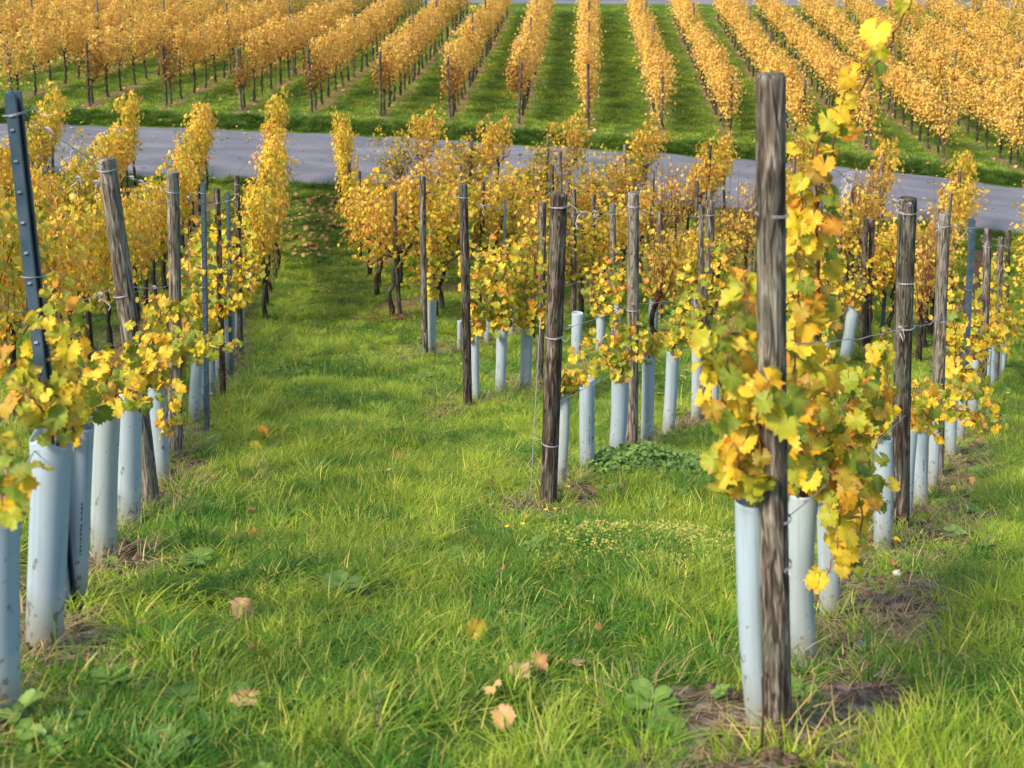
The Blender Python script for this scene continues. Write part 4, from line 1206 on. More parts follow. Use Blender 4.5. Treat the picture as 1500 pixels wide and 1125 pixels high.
S('l4', [[(195, 560, 0), (215, 530, 0), (220, 500, 0), (250, 490, .1)], [(200, 560, 0), (170, 530, .1), (140, 515, .1)], [(195, 560, 0), (230, 530, -.1), (250, 505, -.1), (280, 495, -.1)], [(200, 560, 0), (210, 500, .3), (215, 465, .4)]], 'young vine spreading over the tube by the leaning post', 34, seed=5)
S('l5', [[(228, 555, 0), (240, 520, 0), (270, 500, 0), (300, 510, 0), (330, 505, -.05), (345, 505, -.1)], [(228, 550, 0), (250, 500, .2), (245, 460, .3), (275, 440, .4)], [(232, 560, 0), (250, 580, -.1), (240, 620, -.1), (244, 640, -.15)], [(228, 555, 0), (232, 480, .2), (235, 440, .3), (205, 440, .3)]], 'young vine reaching far into the aisle with a yellow tip', 34, seed=6)
S('l6', [[(256, 540, 0), (262, 500, 0), (250, 460, 0), (265, 430, 0)], [(256, 540, 0), (290, 510, 0), (310, 490, 0)], [(254, 540, 0), (270, 480, .2), (275, 400, .3), (280, 330, .4)]], 'young vine behind the upright wooden post on the left', 34, seed=7)
S('l7', [[(290, 515, 0), (300, 480, 0), (290, 430, 0), (285, 380, .1)], [(290, 515, 0), (310, 500, 0), (335, 480, 0)], [(290, 510, 0), (280, 460, .2), (260, 420, .2), (250, 380, .3)]], 'young vine with lime leaves right of the upright post', 34, seed=8)
for i, (k, xt) in enumerate((('l8', 292), ('l9', 318), ('l10', 326), ('l11', 335), ('l12', 345), ('l13', 356), ('l14', 366))):
    b, t, r = TUBES[k]
    x0 = 296 + i * 9
    S(k, [[(x0, 490 - i * 9, -.1), (xt, 430 - i * 6, -.15), (xt + 4, 370 - i * 4, -.1), (xt - 2, 310 - i * 2, -.1)], [(x0, 490 - i * 9, 0), (xt + 12, 450 - i * 6, -.1), (xt + 14, 400 - i * 6, -.1)], [(x0, 490 - i * 9, 0), (xt - 12, 440 - i * 6, .2), (xt - 12, 360 - i * 4, .2)]],
      'leafy young vine above the %s tube of the left row' % word(i + 9), 26, (0.032, 0.055), 0.09, 20 + i, single=(i < 1))
# front right row
S('a1', [[(1100, 700, 0), (1085, 640, 0), (1075, 580, -.05), (1065, 520, -.05), (1075, 460, 0)], [(1102, 700, 0), (1105, 620, .1), (1090, 540, .1), (1095, 450, .1), (1090, 400, .15)], [(1098, 700, 0), (1070, 620, 0), (1055, 560, 0), (1050, 500, 0), (1060, 470, 0)], [(1100, 710, 0), (1088, 690, -.1), (1075, 650, -.1)], [(1102, 700, 0), (1115, 600, -.18), (1125, 560, -.2)]],
  'bushy young vine left of the tall foreground post, green and yellow', 30, (0.030, 0.056), seed=41)
S('a2', [[(1180, 700, 0), (1200, 640, 0), (1185, 590, 0), (1170, 540, 0), (1172, 470, 0), (1180, 400, 0), (1175, 320, 0), (1172, 260, 0)],
         [(1185, 700, 0), (1205, 630, .1), (1190, 540, .1), (1200, 450, .1), (1195, 370, .1), (1200, 290, 0), (1195, 250, 0)],
         [0.42, (1190, 640, .1), (1200, 450, .1), (1195, 300, 0), (1195, 235, 0), (1208, 190, -.05), (1236, 145, -.1), (1255, 105, -.15), (1280, 72, -.2)],
         [0.12, (1190, 690, .1), (1200, 450, .12), (1200, 290, .05), (1240, 165, -.05), (1300, 70, -.15), (1318, 30, -.2), (1338, -5, -.25)],
         [(1180, 700, 0), (1165, 610, -.1), (1165, 520, -.1), (1170, 430, -.1), (1165, 350, -.05)],
         [(1180, 705, 0), (1215, 690, -.05), (1232, 730, -.1), (1225, 800, -.15), (1205, 860, -.2)],
         [(1180, 705, 0), (1225, 660, .05), (1250, 700, 0), (1262, 770, 0), (1245, 850, 0)]],
  'tall young vine right of the foreground post, its shoot arching above the post', 30, (0.030, 0.056), seed=42)
S('a3', [[(1215, 680, 0), (1230, 620, 0), (1250, 570, 0), (1270, 530, 0), (1300, 505, 0)], [(1215, 690, 0), (1240, 650, 0), (1255, 700, -.1), (1240, 770, -.1), (1230, 830, -.1)], [(1212, 690, 0), (1205, 600, .2), (1225, 520, .2), (1215, 460, .2)], [(1215, 690, 0), (1260, 620, .1), (1290, 600, .1), (1300, 560, .1)], [(1215, 690, 0), (1250, 640, .1), (1275, 690, 0), (1280, 740, 0)]],
  'drooping yellow young vine between the tall post and the dark grooved post', 36, (0.032, 0.055), 0.08, seed=43)
S('a4', [[(1293, 630, 0), (1285, 590, 0), (1260, 560, .1), (1240, 540, .1)], [(1294, 630, 0), (1300, 560, 0), (1290, 510, 0), (1300, 480, 0)], [(1290, 632, 0), (1270, 640, 0), (1255, 620, 0)]], 'small young vine above the open-topped tube', 30, seed=44)
S('a5', [[(1336, 612, 0), (1345, 585, 0), (1340, 560, 0)], [(1336, 612, 0), (1350, 600, -.1), (1365, 620, -.15), (1370, 650, -.2)], [(1335, 615, 0), (1322, 600, .1), (1312, 590, .1)]], 'young vine in front of the grooved post with rusty edged leaves', 34, seed=45)
S('a6', [[(1352, 612, 0), (1370, 580, 0), (1400, 575, 0), (1440, 580, 0), (1460, 600, -.1), (1462, 630, -.2)], [(1352, 612, 0), (1380, 600, -.1), (1420, 605, -.2), (1445, 630, -.3)], [(1350, 612, 0), (1345, 575, .1), (1350, 555, .1)]], 'young vine spreading right in a dense yellow mound', 38, seed=46)
S('a7', [[(1370, 600, 0), (1390, 570, 0), (1420, 565, 0), (1450, 570, 0)], [(1370, 600, 0), (1400, 610, -.1), (1430, 625, -.2)]], 'young vine behind the grey post, leaves spreading right', 36, seed=47)
S('a8', [[(1398, 560, 0), (1400, 500, 0), (1395, 450, 0), (1400, 400, 0)], [(1398, 560, 0), (1430, 560, 0), (1455, 590, 0)]], 'young vine climbing between grey and blue posts', 34, (0.032, 0.055), 0.09, seed=48, single=False)
for i, (k, x, y) in enumerate((('a9', 1408, 560), ('a10', 1428, 520), ('a11', 1448, 505), ('a12', 1456, 498), ('a13', 1465, 490), ('a14', 1472, 486))):
    S(k, [[(x, y - 10, 0), (x + 4, y - 50, 0), (x - 6, y - 90, 0), (x - 4, y - 120, .1)], [(x, y - 8, 0), (x + 18, y - 20, 0), (x + 22, y + 15, -.1)], [(x, y - 8, 0), (x - 14, y - 30, .1), (x - 12, y - 60, .1)]],
      'leafy young vine above the %s tube of the right row' % word(i + 9), 30, (0.032, 0.055), 0.09, 60 + i, single=False)
# middle rows
S('c1', [[(826, 565, 0), (832, 555, 0), (822, 540, -.1)], [(826, 565, 0), (840, 550, 0), (850, 555, 0)]], 'low young vine right behind the dark centre post', 50, seed=81)
S('c2', [[(860, 548, 0), (850, 520, .1), (852, 500, .1), (870, 478, .1)]], 'nearly bare young vine above the white torn tube', 12, seed=82)
S('c3', [[(908, 535, 0), (900, 500, 0), (905, 470, 0), (895, 450, 0)], [(908, 535, 0), (885, 520, 0), (880, 500, 0)], [(908, 535, 0), (925, 520, 0), (922, 490, 0), (930, 470, 0)], [(905, 530, .1), (890, 535, 0), (875, 540, 0)]], 'yellow young vine above the tube left of the pale grey post', 38, seed=83)
S('c4', [[(950, 512, 0), (965, 495, 0), (990, 500, -.1)], [(950, 512, 0), (940, 500, .1), (955, 480, .1)]], 'young vine with orange-edged leaves above the split tube', 40, seed=84)
S('c5', [[(988, 505, 0), (1000, 490, 0), (1030, 495, 0), (1040, 510, 0)], [(988, 505, 0), (975, 490, 0), (960, 500, 0)], [(988, 500, 0), (1000, 460, 0), (1010, 430, 0)]], 'young vine of brown and yellow leaves above the leaning tube', 40, seed=85)
S('c6', [[(1021, 490, 0), (1015, 440, 0), (1005, 400, 0), (1015, 360, 0)], [(1022, 490, 0), (1035, 450, 0), (1045, 400, 0), (1035, 350, 0)], [(1022, 490, 0), (1035, 500, 0), (1042, 530, 0)], [(1021, 490, 0), (1000, 470, .1), (995, 430, .2)]], 'tall leafy young vine before the grey-brown post', 34, (0.032, 0.055), 0.09, seed=86)
S('c7', [[(1047, 510, 0), (1050, 460, 0), (1060, 400, 0), (1055, 350, 0)], [(1047, 510, 0), (1065, 480, 0), (1070, 420, 0), (1080, 370, 0)]], 'tall young vine between the grey-brown post and the tall post', 36, (0.032, 0.055), 0.1, seed=87, single=False)
S('d0', [[(694, 485, 0), (690, 440, -.1), (682, 380, -.15), (686, 320, -.15), (682, 290, -.15)], [(694, 485, 0), (705, 450, 0), (700, 410, 0), (710, 370, 0)]], 'green leaved young vine climbing the dark post', 34, (0.032, 0.055), 0.07, seed=91)
S('d1', [[(735, 470, 0), (725, 430, 0), (715, 390, 0), (725, 340, 0)], [(735, 470, 0), (745, 440, 0), (740, 390, 0), (750, 350, 0)], [(735, 470, 0), (710, 460, 0), (695, 470, 0)], [(735, 470, 0), (720, 450, -.1), (700, 420, -.1), (705, 370, 0)]], 'bushy young vine over the left tube of the pair', 38, (0.032, 0.055), 0.11, seed=92, single=False)
S('d2', [[(773, 465, 0), (765, 430, 0), (755, 400, 0), (770, 350, 0)], [(773, 465, 0), (790, 440, 0), (785, 400, 0), (790, 350, 0)], [(773, 465, 0), (800, 455, 0), (800, 480, -.1)], [(773, 465, 0), (770, 400, .1), (778, 330, .1)]], 'bushy young vine over the right tube of the pair', 38, (0.032, 0.055), 0.11, seed=93, single=False)
S('e1', [[(633, 430, 0), (636, 400, 0), (632, 370, 0), (636, 330, 0)]], 'small yellow young vine beside the slim jointed post', 40, (0.032, 0.055), 0.07, seed=94, single=False)
for i, (k, x, y, h) in enumerate((('d3', 846, 455, 60), ('d4', 879, 455, 80), ('d5', 904, 436, 80), ('d6', 958, 434, 80), ('d7', 1018, 425, 70), ('e3', 715, 425, 80), ('e4', 751, 436, 90), ('e5', 781, 412, 60), ('g1', 1251, 446, 50), ('g2', 1216, 465, 90), ('g3', 1176, 478, 90), ('g4', 1199, 474, 90))):
    if k == 'd3': continue
    S(k, [[(x, y - 8, 0), (x + 6, y - h * .6, 0), (x - 4, y - h, 0)], [(x, y - 6, 0), (x + 16, y - h * .4, 0), (x + 18, y - h * .8, .1)], [(x, y - 6, 0), (x - 14, y - h * .4, 0), (x - 16, y - h * .85, .1)]],
      ['', 'young vine above the shorter tube at centre', 'young vine left of the pale grey post top', 'young vine over the distant tube right of the pale grey post', 'young vine over the short tube left of the tall post', 'young vine in the third middle row behind the pair', 'young vine over the thin shaded tube', 'young vine around the small bright tube', 'thin young vine above the white leaning tube', 'yellow young vine above the torn tube', 'young vine behind leaves right of the tall post', 'young vine beside the torn tube'][i], 34, (0.032, 0.055), 0.12, 100 + i, single=False)

# ------------------------------------------------------------------ mature vines near the road
def plan(px, Yv): return (px - 750) / FPX * (Yv * math.cos(PITCH) + 6.35 * math.sin(PITCH))
cols = [620, 730, 835, 945, 1060, 1180, 1295, 1410, 1520]
aisle_x = lambda Y: 0.70 - 0.1606 * (Y - 2.98) + 0.15
for j, cx in enumerate(cols):
    Ye = float(road_near(plan(cx, 25.5))) - 0.75
    Xe = plan(cx, Ye)
    t = 0.0; k = 0
    while True:
        X = Xe - DR[0] * t; Y = Ye - DR[1] * t
        lim = 15.2 if j > 0 else 18
        if Y < lim or X < aisle_x(Y) - 0.1: break
        edge = (k == 0)
        key = 'orange' if (rnd.random() < (0.95 if j < 2 else 0.6)) else 'yellow'
        if (k >= 1 and j >= 4 and rnd.random() < 0.55): key = 'bare'
        q_ = rnd.random()
        if k > 0 and key != 'bare': key = 'mixed' if q_ < 0.24 else ('rusty' if q_ < 0.34 else key)
        if k in (2, 6, 9) and not (j == 0 and k == 2):
            px_, py_ = X + DR[0] * 0.45, Y + DR[1] * 0.45
            o = post_mesh(rnd.uniform(1.7, 1.9), 0.034, 700 + 10 * j + k, sides=10, rings=8, groove=False).obj('wooden_post', M[('wood_dark', 'wood', 'wood_grey')[(j + k) % 3]])
            o.location = (px_, py_, float(gz(px_, py_))); o.rotation_euler = (rnd.gauss(0, .02), rnd.gauss(0, .03), 0)
            tag(o, 'thin wooden post in the leaves of the %s middle row, beside its %s vine' % (word(j + 1), word(k + 1)), 'post', 'inner posts of the middle block')
        vine(X, Y, DR, key, '%s vine, %s from the road in the %s middle row' % ({'orange': 'orange', 'yellow': 'yellow', 'bare': 'thinly leaved', 'mixed': 'green and yellow', 'rusty': 'rust brown'}[key], word(k + 1), word(j + 1)),
             'mature vines of the middle block', 1.0, True, 1.08 if edge else rnd.uniform(0.76, 0.93), wide=0.8 if edge else 0.85)
        k += 1; t += 1.0
for q, (px, py) in enumerate(((512, 338), (508, 318), (505, 300), (503, 288))):
    pt = hit(px, py)
    vine(pt[0], pt[1], (-0.1, 1), 'yellow', '%s vine of the short row at the end of the aisle' % word(q + 1), 'mature vines of the middle block', 0.9, True, 1.05 if q else 0.85, wide=0.6)
# left block
for q in range(0, 5):
    Y = 15.6 if q == 0 else 5.2 + 1.2 * q
    k = 0
    while Y < 26.0:
        X = -1.25 - 1.5 * q - 0.168 * (Y - 4)
        yn = float(road_near(X)) - 0.6
        if Y > yn: break
        if X > -0.41 * Y * 1.12 - 0.6:
            key = 'yellow' if rnd.random() < (0.8 if Y < 15 else 0.55) else 'orange'
            last = Y + 1.0 > min(26.0, yn)
            if not last and rnd.random() < 0.22: key = 'mixed'
            vine(X, Y, DL, key, '%s vine, %s of the %s left-hand row' % ('green and yellow' if key == 'mixed' else key, word(k + 1), word(q + 1)) + (', at the roadside' if last else ''),
                 'mature vines of the left block', 1.0, True, 1.08 if last else rnd.uniform(0.84, 0.95), wide=0.72)
            k += 1
        Y += 1.0
# old twisted trunks at the aisle edge, middle block
def old_vine(px, py, key, label, seed, scale=1.0):
    pt = hit(px, py); mb = MB(); rng = random.Random(seed)
    o = empty('grapevine', (pt[0], pt[1], float(gz(pt[0], pt[1])))); tag(o, label, 'grapevine', 'mature vines of the middle block')
    P = [(0, 0, -0.1)]; x = y = 0
    for i in range(1, 9):
        x += rng.gauss(0, 0.035); y += rng.gauss(0, 0.02); P.append((x, y, i * 0.11))
    mb.tube(P, [0.045, 0.04, 0.034, 0.03, 0.032, 0.03, 0.034, 0.04, 0.045], 8)
    for s in (-1, 1):
        e = Vector(P[-1]); mb.tube([e, e + Vector((s * 0.12, 0.03, 0.05)), e + Vector((s * 0.3, 0.1, 0.14)), e + Vector((s * 0.34, 0.12, 0.35))], [0.036, 0.028, 0.02, 0.012], 6)
    mb.obj('trunk', M['bark'], o)
    v = rnd.randrange(4)
    f = link(bpy.data.objects.new('foliage', CR[key][v][0]), o); f.rotation_euler = (0, 0, math.atan2(DR[1], DR[0])); f.location = (0, 0, 0.1); f.scale = (0.9, 0.9, 0.9 * scale); tag(f, kind='stuff')
    c = link(bpy.data.objects.new('canes', CR[key][v][1]), o); c.rotation_euler = f.rotation_euler; c.location = f.location; c.scale = f.scale
old_vine(574, 465, 'orange', 'old vine with twisted dark trunk beside the slim dark post', 3)
old_vine(552, 432, 'orange', 'old vine with dark trunk beside the dark post at the aisle', 4)
old_vine(590, 420, 'orange', 'old vine with stout trunk behind the slim dark post', 5)
old_vine(541, 402, 'yellow', 'old vine near the far end of the aisle edge', 6)
old_vine(648, 452, 'orange', 'old vine behind the slim jointed post', 7)
old_vine(696, 440, 'orange', 'old vine behind the climbing post', 8)
old_vine(1302, 490, 'orange', 'old vine with dark forked trunk right of the blue post', 9)
old_vine(1275, 500, 'yellow', 'old vine behind the two touching dark posts', 10, 0.85)

# ------------------------------------------------------------------ trellis wires with twisted clips
def wire(points, label, sag=0.01, r=0.0013, clips=(), curly=0.0, seed=0):
    rng = random.Random(seed); P = []
    for i in range(len(points) - 1):
        a, b = Vector(points[i]), Vector(points[i + 1]); n = 10
        for k in range(n):
            t = k / n; p = a.lerp(b, t); p.z -= sag * 4 * t * (1 - t)
            P.append(p + Vector((rng.gauss(0, curly), rng.gauss(0, curly), rng.gauss(0, curly))))
    P.append(Vector(points[-1]))
    o0 = P[0].copy(); mb = MB(); mb.tube([p - o0 for p in P], r * 1.35, 4)
    o = mb.obj('trellis_wire', M['wire']); o.location = o0
    tag(o, label, 'wire', 'trellis wires')
    for q, f in enumerate(clips):
        i = f * (len(P) - 1); j = min(int(i), len(P) - 2); c = P[j].lerp(P[j + 1], i - j) - o0
        d = (P[j + 1] - P[j]).normalized(); cb = MB(); pts = []
        for k in range(26):
            a = k * 1.25; rr = 0.006 + 0.006 * rng.random()
            pts.append(c + d * (k - 13) * 0.0022 + Vector((rr * math.cos(a), rr * 0.6, rr * math.sin(a))))
        pts.append(pts[-1] + Vector((rng.gauss(0, .02), rng.gauss(0, .02), rng.gauss(-0.03, .02))))
        cb.tube(pts, 0.0017, 3); cb.obj('wire_twist', M['wire'], o)
        if rng.random() < 0.6:
            tb = MB(); p = c.copy(); tp = [p.copy()]
            for k in range(6):
                p = p + Vector((rng.gauss(0, 0.012), rng.gauss(0, 0.012), rng.gauss(-0.014, 0.01))); tp.append(p.copy())
            tb.tube(tp, 0.0022, 3); tb.obj('twine', M['twine'], o)
    return o
def on_post(k, f, dx=0.0):
    b, t, r = POSTS[k]; p = b.lerp(t, f); return p + Vector((dx, -r * 0.9, 0))
wire([on_post('L1', 0.99), on_post('L2', 0.985), on_post('L3', 0.95), on_post('L4', 0.93), on_post('L5', 0.94), on_post('L7', .93)], 'top wire of the left row, with twisted clips', 0.02, 0.0014, (0.06, 0.12, 0.27, 0.3, 0.5), 0.002, 1)
wire([on_post('L1', 0.90), on_post('L2', 0.94), on_post('L3', 0.90)], 'second wire just under the top wire of the left row', 0.03, 0.0012, (0.3, 0.42), 0.003, 2)
wire([at(-30, 430, POSTS['L1'][0].y - .4), on_post('L1', 0.6), on_post('L2', 0.66), on_post('L3', 0.62), on_post('L4', 0.6), on_post('L7', .6)], 'middle wire of the left row', 0.02, 0.0013, (0.34, 0.52), 0.002, 3)
wire([at(0, 720, TUBES['l0'][0].y), at(50, 662, TUBES['l1'][0].y - .05), at(118, 615, TUBES['l2'][0].y - .06), on_post('L2', 0.33), on_post('L3', .33), on_post('L4', .33)], 'low pale wire running along the tube rims of the left row', 0.01, 0.0022, (), 0.001, 4)
wire([at(1155, 175, 3.2), at(1240, 262, 4.3), on_post('A2', 0.985), on_post('A3', 0.97), on_post('A4', 0.95), on_post('A5', 0.95), on_post('A7', 0.95)], 'top wire of the right row, running off from the tall post', 0.015, 0.0014, (0.17, 0.28, 0.33, 0.42, 0.55, 0.62, 0.75), 0.003, 5)
wire([on_post('A1', 0.62, .04), on_post('A2', 0.63), on_post('A3', 0.62), on_post('A4', .6), on_post('A7', .6)], 'middle wire of the right row', 0.02, 0.0013, (0.27, 0.22), 0.002, 6)
wire([on_post('A1', 0.345), on_post('A2', 0.36), on_post('A3', 0.36), on_post('A4', .35), on_post('A7', .35)], 'low wire of the right row', 0.01, 0.0014, (), 0.002, 7)
wire([on_post('C1', 0.95), on_post('C1b', 0.94), on_post('C1c', 0.93)], 'top wire from the dark centre post to the pale grey post', 0.01, 0.0014, (0.12, 0.2, 0.56), 0.003, 8)
wire([on_post('C1', 0.58), on_post('C1b', 0.58), on_post('C1c', 0.58)], 'middle wire of the centre row', 0.015, 0.0013, (0.08, 0.5), 0.002, 9)
wire([on_post('C1', 0.34), on_post('C1b', 0.36), on_post('C1c', 0.35)], 'low pale wire of the centre row', 0.015, 0.0018, (), 0.002, 10)
wire([on_post('C2', 0.93), on_post('C22', 0.93), on_post('C23', 0.93)], 'top wire of the second middle row', 0.015, 0.0014, (0.1, 0.5), 0.003, 11)
wire([on_post('C2', 0.52), on_post('C22', 0.52), on_post('C23', 0.52)], 'middle wire of the second middle row', 0.015, 0.0013, (), 0.002, 12)
wire([on_post('C3', 0.45), on_post('C32', 0.45)], 'wire running right from the slim jointed post', 0.015, 0.0013, (), 0.002, 13)
wire([on_post('C3', 0.93), on_post('C32', 0.93)], 'top wire of the third middle row', 0.015, 0.0013, (), 0.002, 14)
b, t, r = POSTS['C1']
gd = hit(776, 742)
wire([Vector((b.x - r, b.y - 0.02, b.lerp(t, 0.62).z)), Vector((gd[0], gd[1], gd[2]))], 'slanting anchor wire left of the dark centre post', 0.0, 0.0016, (), 0.0, 15)
wire([on_post('A1', .78, -.005), on_post('A1', .55, .006), on_post('A1', .36, -.012)], 'loose wire hanging down the face of the tall foreground post', 0.0, 0.001, (), 0.0, 16)
# curl of pale twine above the right row
c = at(1243, 258, 4.4); mb = MB(); pts = []
for k in range(46):
    a = k * 0.62; rr = 0.02 + 0.006 * math.sin(k * 1.7)
    pts.append((rr * math.cos(a), 0.004 * math.sin(k), rr * math.sin(a) - 0.0012 * k))
mb.tube(pts[::1][:30], 0.0007, 4); mb.tube([(0.0, 0, -.02), (-.015, 0, -.05), (-.03, 0, -.075)], .0011, 4); mb.tube([(0.01, 0, -.02), (.012, 0, -.05), (-.004, 0, -.08)], .0016, 4)
o = mb.obj('wire_curl', M['twine']); o.location = c; tag(o, 'loose curl of pale wire hanging in the air right of the tall post', 'wire')
# thin iron stake with hooked head
b = on_ground(1100, 1098); mb = MB()
mb.tube([(0, 0, -0.05), (0.002, 0, 0.12), (-0.004, 0, 0.21), (0.004, 0, 0.225), (0.010, 0, 0.215)], 0.0032, 6)
o = mb.obj('iron_stake', M['rust']); o.location = b - Vector((0, 0.12, 0)); o.location.z = float(gz(o.location.x, o.location.y)); tag(o, 'thin rusty iron stake with a hooked head before the tall post', 'stake')
# white tag at the far end of the left row
c = Vector(at(364, 412, POSTS['L7'][0].y + 1.5)); mb = MB()
mb.add([(-.035, 0, .1), (.035, 0, .1), (.035, .002, -.02), (.03, .002, -.1), (.012, 0, -.1), (.012, 0, .04), (-.035, 0, .06)], [(0, 1, 2, 3, 4, 5, 6)])
mb.add([(-.035, .004, .1), (.035, .004, .1), (.035, .006, -.02), (.03, .006, -.1), (.012, .004, -.1), (.012, .004, .04), (-.035, .004, .06)], [(6, 5, 4, 3, 2, 1, 0)])
o = mb.obj('white_tag', M['white'], smooth=False); o.location = c; tag(o, 'white plastic tag hanging at the far end of the left row', 'tag')

# ------------------------------------------------------------------ weeds, flowers, fallen leaves
def ovate(seed):
    r = np.random.default_rng(seed)
    A = np.linspace(0, 2 * math.pi, 13)[:-1]
    V = [(0, 0.45, 0.0)]; L = [(0, 0.4, 0)]
    for i, a in enumerate(A):
        x = 0.36 * math.sin(a) * (1.0 - 0.25 * math.cos(a)); y = 0.5 - 0.52 * math.cos(a)
        x *= 1.08 if i % 2 else 0.92
        V.append((x, y, 0.25 * abs(x) - 0.12 * y * y + r.normal(0, .015))); L.append((x, y, 1))
    Fc = [(0, 1 + i, 1 + (i + 1) % 12) for i in range(12)]
    return np.array(V), np.array(Fc), np.array(L)
OV = [ovate(i) for i in range(4)]
def weed_patch(name, px, py, rx, ry, n, mat, hgt, size, label, seed):
    rng = np.random.default_rng(seed); c = hit(px, py)
    a = rng.uniform(0, 6.283, n); q = np.sqrt(rng.uniform(0, 1, n))
    X = c[0] + rx * q * np.cos(a); Y = c[1] + ry * q * np.sin(a)
    keep = vnoise(X * 5, Y * 5, 40 + seed) * (1.25 - q) > 0.22; X, Y, q = X[keep], Y[keep], q[keep]; n = len(X)
    Z = gz(X, Y) + hgt * (1 - 0.7 * q) * (0.3 + 0.7 * rng.uniform(0, 1, n)) * (0.5 + vnoise(X * 4, Y * 4, 77))
    nrm = np.stack([rng.normal(0, .35, n), rng.normal(-.15, .35, n), 0.9 + rng.normal(0, .2, n)], 1)
    tip = np.stack([rng.normal(0, 1, n), rng.normal(0, 1, n), rng.normal(-.2, .2, n)], 1)
    me = leaf_mass(name, np.stack([X - c[0], Y - c[1], Z - c[2]], 1), rot_from(nrm, tip), rng.uniform(size[0], size[1], n), OV, M[mat], rng)
    o = link(bpy.data.objects.new(name, me)); o.location = c; tag(o, label, None, None, 'stuff'); return o
weed_patch('weed_patch', 955, 690, 0.55, 0.42, 2300, 'leaf_weed', 0.17, (0.022, 0.042), 'low leafy weeds before the middle tubes', 1)
weed_patch('weed_patch', 905, 800, 0.55, 0.75, 3600, 'leaf_pale', 0.12, (0.007, 0.014), 'yellow green chickweed patch in the centre', 2)
weed_patch('weed_patch', 1000, 800, 0.45, 0.60, 2400, 'leaf_pale', 0.12, (0.007, 0.014), 'yellow green chickweed at centre right', 3)
weed_patch('weed_patch', 1085, 560, 1.0, 0.5, 1200, 'leaf_weed', 0.12, (0.025, 0.045), 'weeds behind the tall post', 4)
weed_patch('weed_patch', 40, 1085, 0.16, 0.14, 90, 'leaf_weed', 0.10, (0.03, 0.06), 'broad weed leaves in the lower left corner', 5)
def rosette(seed):
    rng = np.random.default_rng(seed); n = 11; a = np.arange(n) * 2.4 + rng.normal(0, .2, n)
    tip = np.stack([np.cos(a), np.sin(a), rng.uniform(.1, .5, n)], 1); nrm = np.stack([-np.cos(a) * .3, -np.sin(a) * .3, np.ones(n)], 1)
    return leaf_mass('rosette', np.stack([np.cos(a) * .01, np.sin(a) * .01, rng.uniform(.0, .02, n)], 1), rot_from(nrm, tip), rng.uniform(.04, .085, n), OV, M['leaf_weed'], rng)
ros = []
for q, (px, py, lab) in enumerate(((250, 1108, 'broad leaved weed rosette at the bottom left edge'), (955, 1040, 'flat green weed rosette in the lower right grass'), (505, 875, 'broad leaved weed in the middle of the lower aisle'))):
    o = link(bpy.data.objects.new('weed_rosette', rosette(60 + q))); o.location = on_ground(px, py, 0.03); tag(o, lab, 'weed', 'broad leaved weeds'); ros.append(o)
X, Y = region(1500, 2.0, 22, 1.1); ok = (Y < road_near(X)) & (vnoise(X * 1.4, Y * 1.4, 91) > 0.55); X, Y = X[ok], Y[ok]
p, r_, s_ = mk(X, Y, 0.35, 0.9); p[:, 2] += 0.02; scatter('ground_weeds', p, r_, s_, R.integers(0, 3, len(X)), ros)
# fallen leaves, one object each
DEAD = [leaf_mesh_near(i, M['leaf_dead']) for i in range(4)]; YF = [leaf_mesh_near(i + 4, M['leaf_young']) for i in range(4)]
fl = [(738, 1066, 0, .042, 'curled rust red leaf upright in the lower centre grass'), (722, 1025, 0, .035, 'small orange leaf behind the curled rust red leaf'), (760, 1000, 0, .055, 'pale dry leaf lying in the lower centre'),
      (785, 985, 0, .045, 'brown dry leaf beside the pale one in the lower centre'), (845, 972, 0, .04, 'reddish dry leaf right of the pale dry leaf'), (697, 942, 1, .045, 'yellow leaf lying flat in the central grass'),
      (355, 895, 0, .055, 'brown curled leaf left in the aisle'), (380, 980, 1, .045, 'yellow leaf in the lower left grass'), (362, 1040, 0, .05, 'dark brown leaf in the lower left grass'),
      (385, 640, 1, .055, 'bright yellow leaf on the aisle'), (372, 660, 1, .05, 'yellow leaf below the bright one on the aisle'), (580, 645, 1, .06, 'yellow leaf on grass left of the middle posts'),
      (585, 680, 0, .06, 'red brown leaf below the yellow one left of the middle posts'), (562, 705, 0, .05, 'small brown leaf left of the dark centre post'), (390, 700, 0, .05, 'brown leaf on the rut beside the tubes'),
      (345, 797, 0, .05, 'pale dry leaf beside the lush tuft'), (375, 790, 1, .045, 'yellow green leaf near the lush tuft'), (1310, 843, 0, .03, 'small pale leaf on the soil of the right row'), (1250, 945, 0, .035, 'pale leaf on the soil near the tall post')]
fl_objs = []
for q, (px, py, yl, sz, lab) in enumerate(fl):
    o = link(bpy.data.objects.new('fallen_leaf', (YF if yl else DEAD)[q % 4])); o.location = on_ground(px, py, 0.055)
    o.scale = (sz,) * 3; o.rotation_euler = (rnd.uniform(-.7, .7) + (1.0 if q == 0 else 0), rnd.uniform(-.6, .6), rnd.uniform(0, 6.28))
    tag(o, lab, 'fallen leaf', 'fallen leaves'); fl_objs.append(o)
def litter(name, X, Y, up, srcs, s0, s1):
    n = len(X); pos = np.stack([X, Y, gz(X, Y) + R.uniform(0.3, 1, n) * up], 1)
    rot = np.stack([R.normal(0, .5, n), R.normal(0, .5, n), R.uniform(0, 6.28, n)], 1); s = R.uniform(s0, s1, n)
    scatter(name, pos, rot, np.stack([s, s, s], 1), R.integers(0, len(srcs), n), srcs)
X, Y = region(4200, 2.0, 26, 1.1)
sm = soil_mask(X, Y); ax = X - (-0.55 - 0.168 * (Y - 4)); rut = np.exp(-((ax + 0.42) / 0.2) ** 2)
ok = (Y < road_near(X)) & (R.uniform(0, 1, len(X)) < 0.10 + 0.4 * sm + 0.5 * rut + 0.2 * (Y > 17))
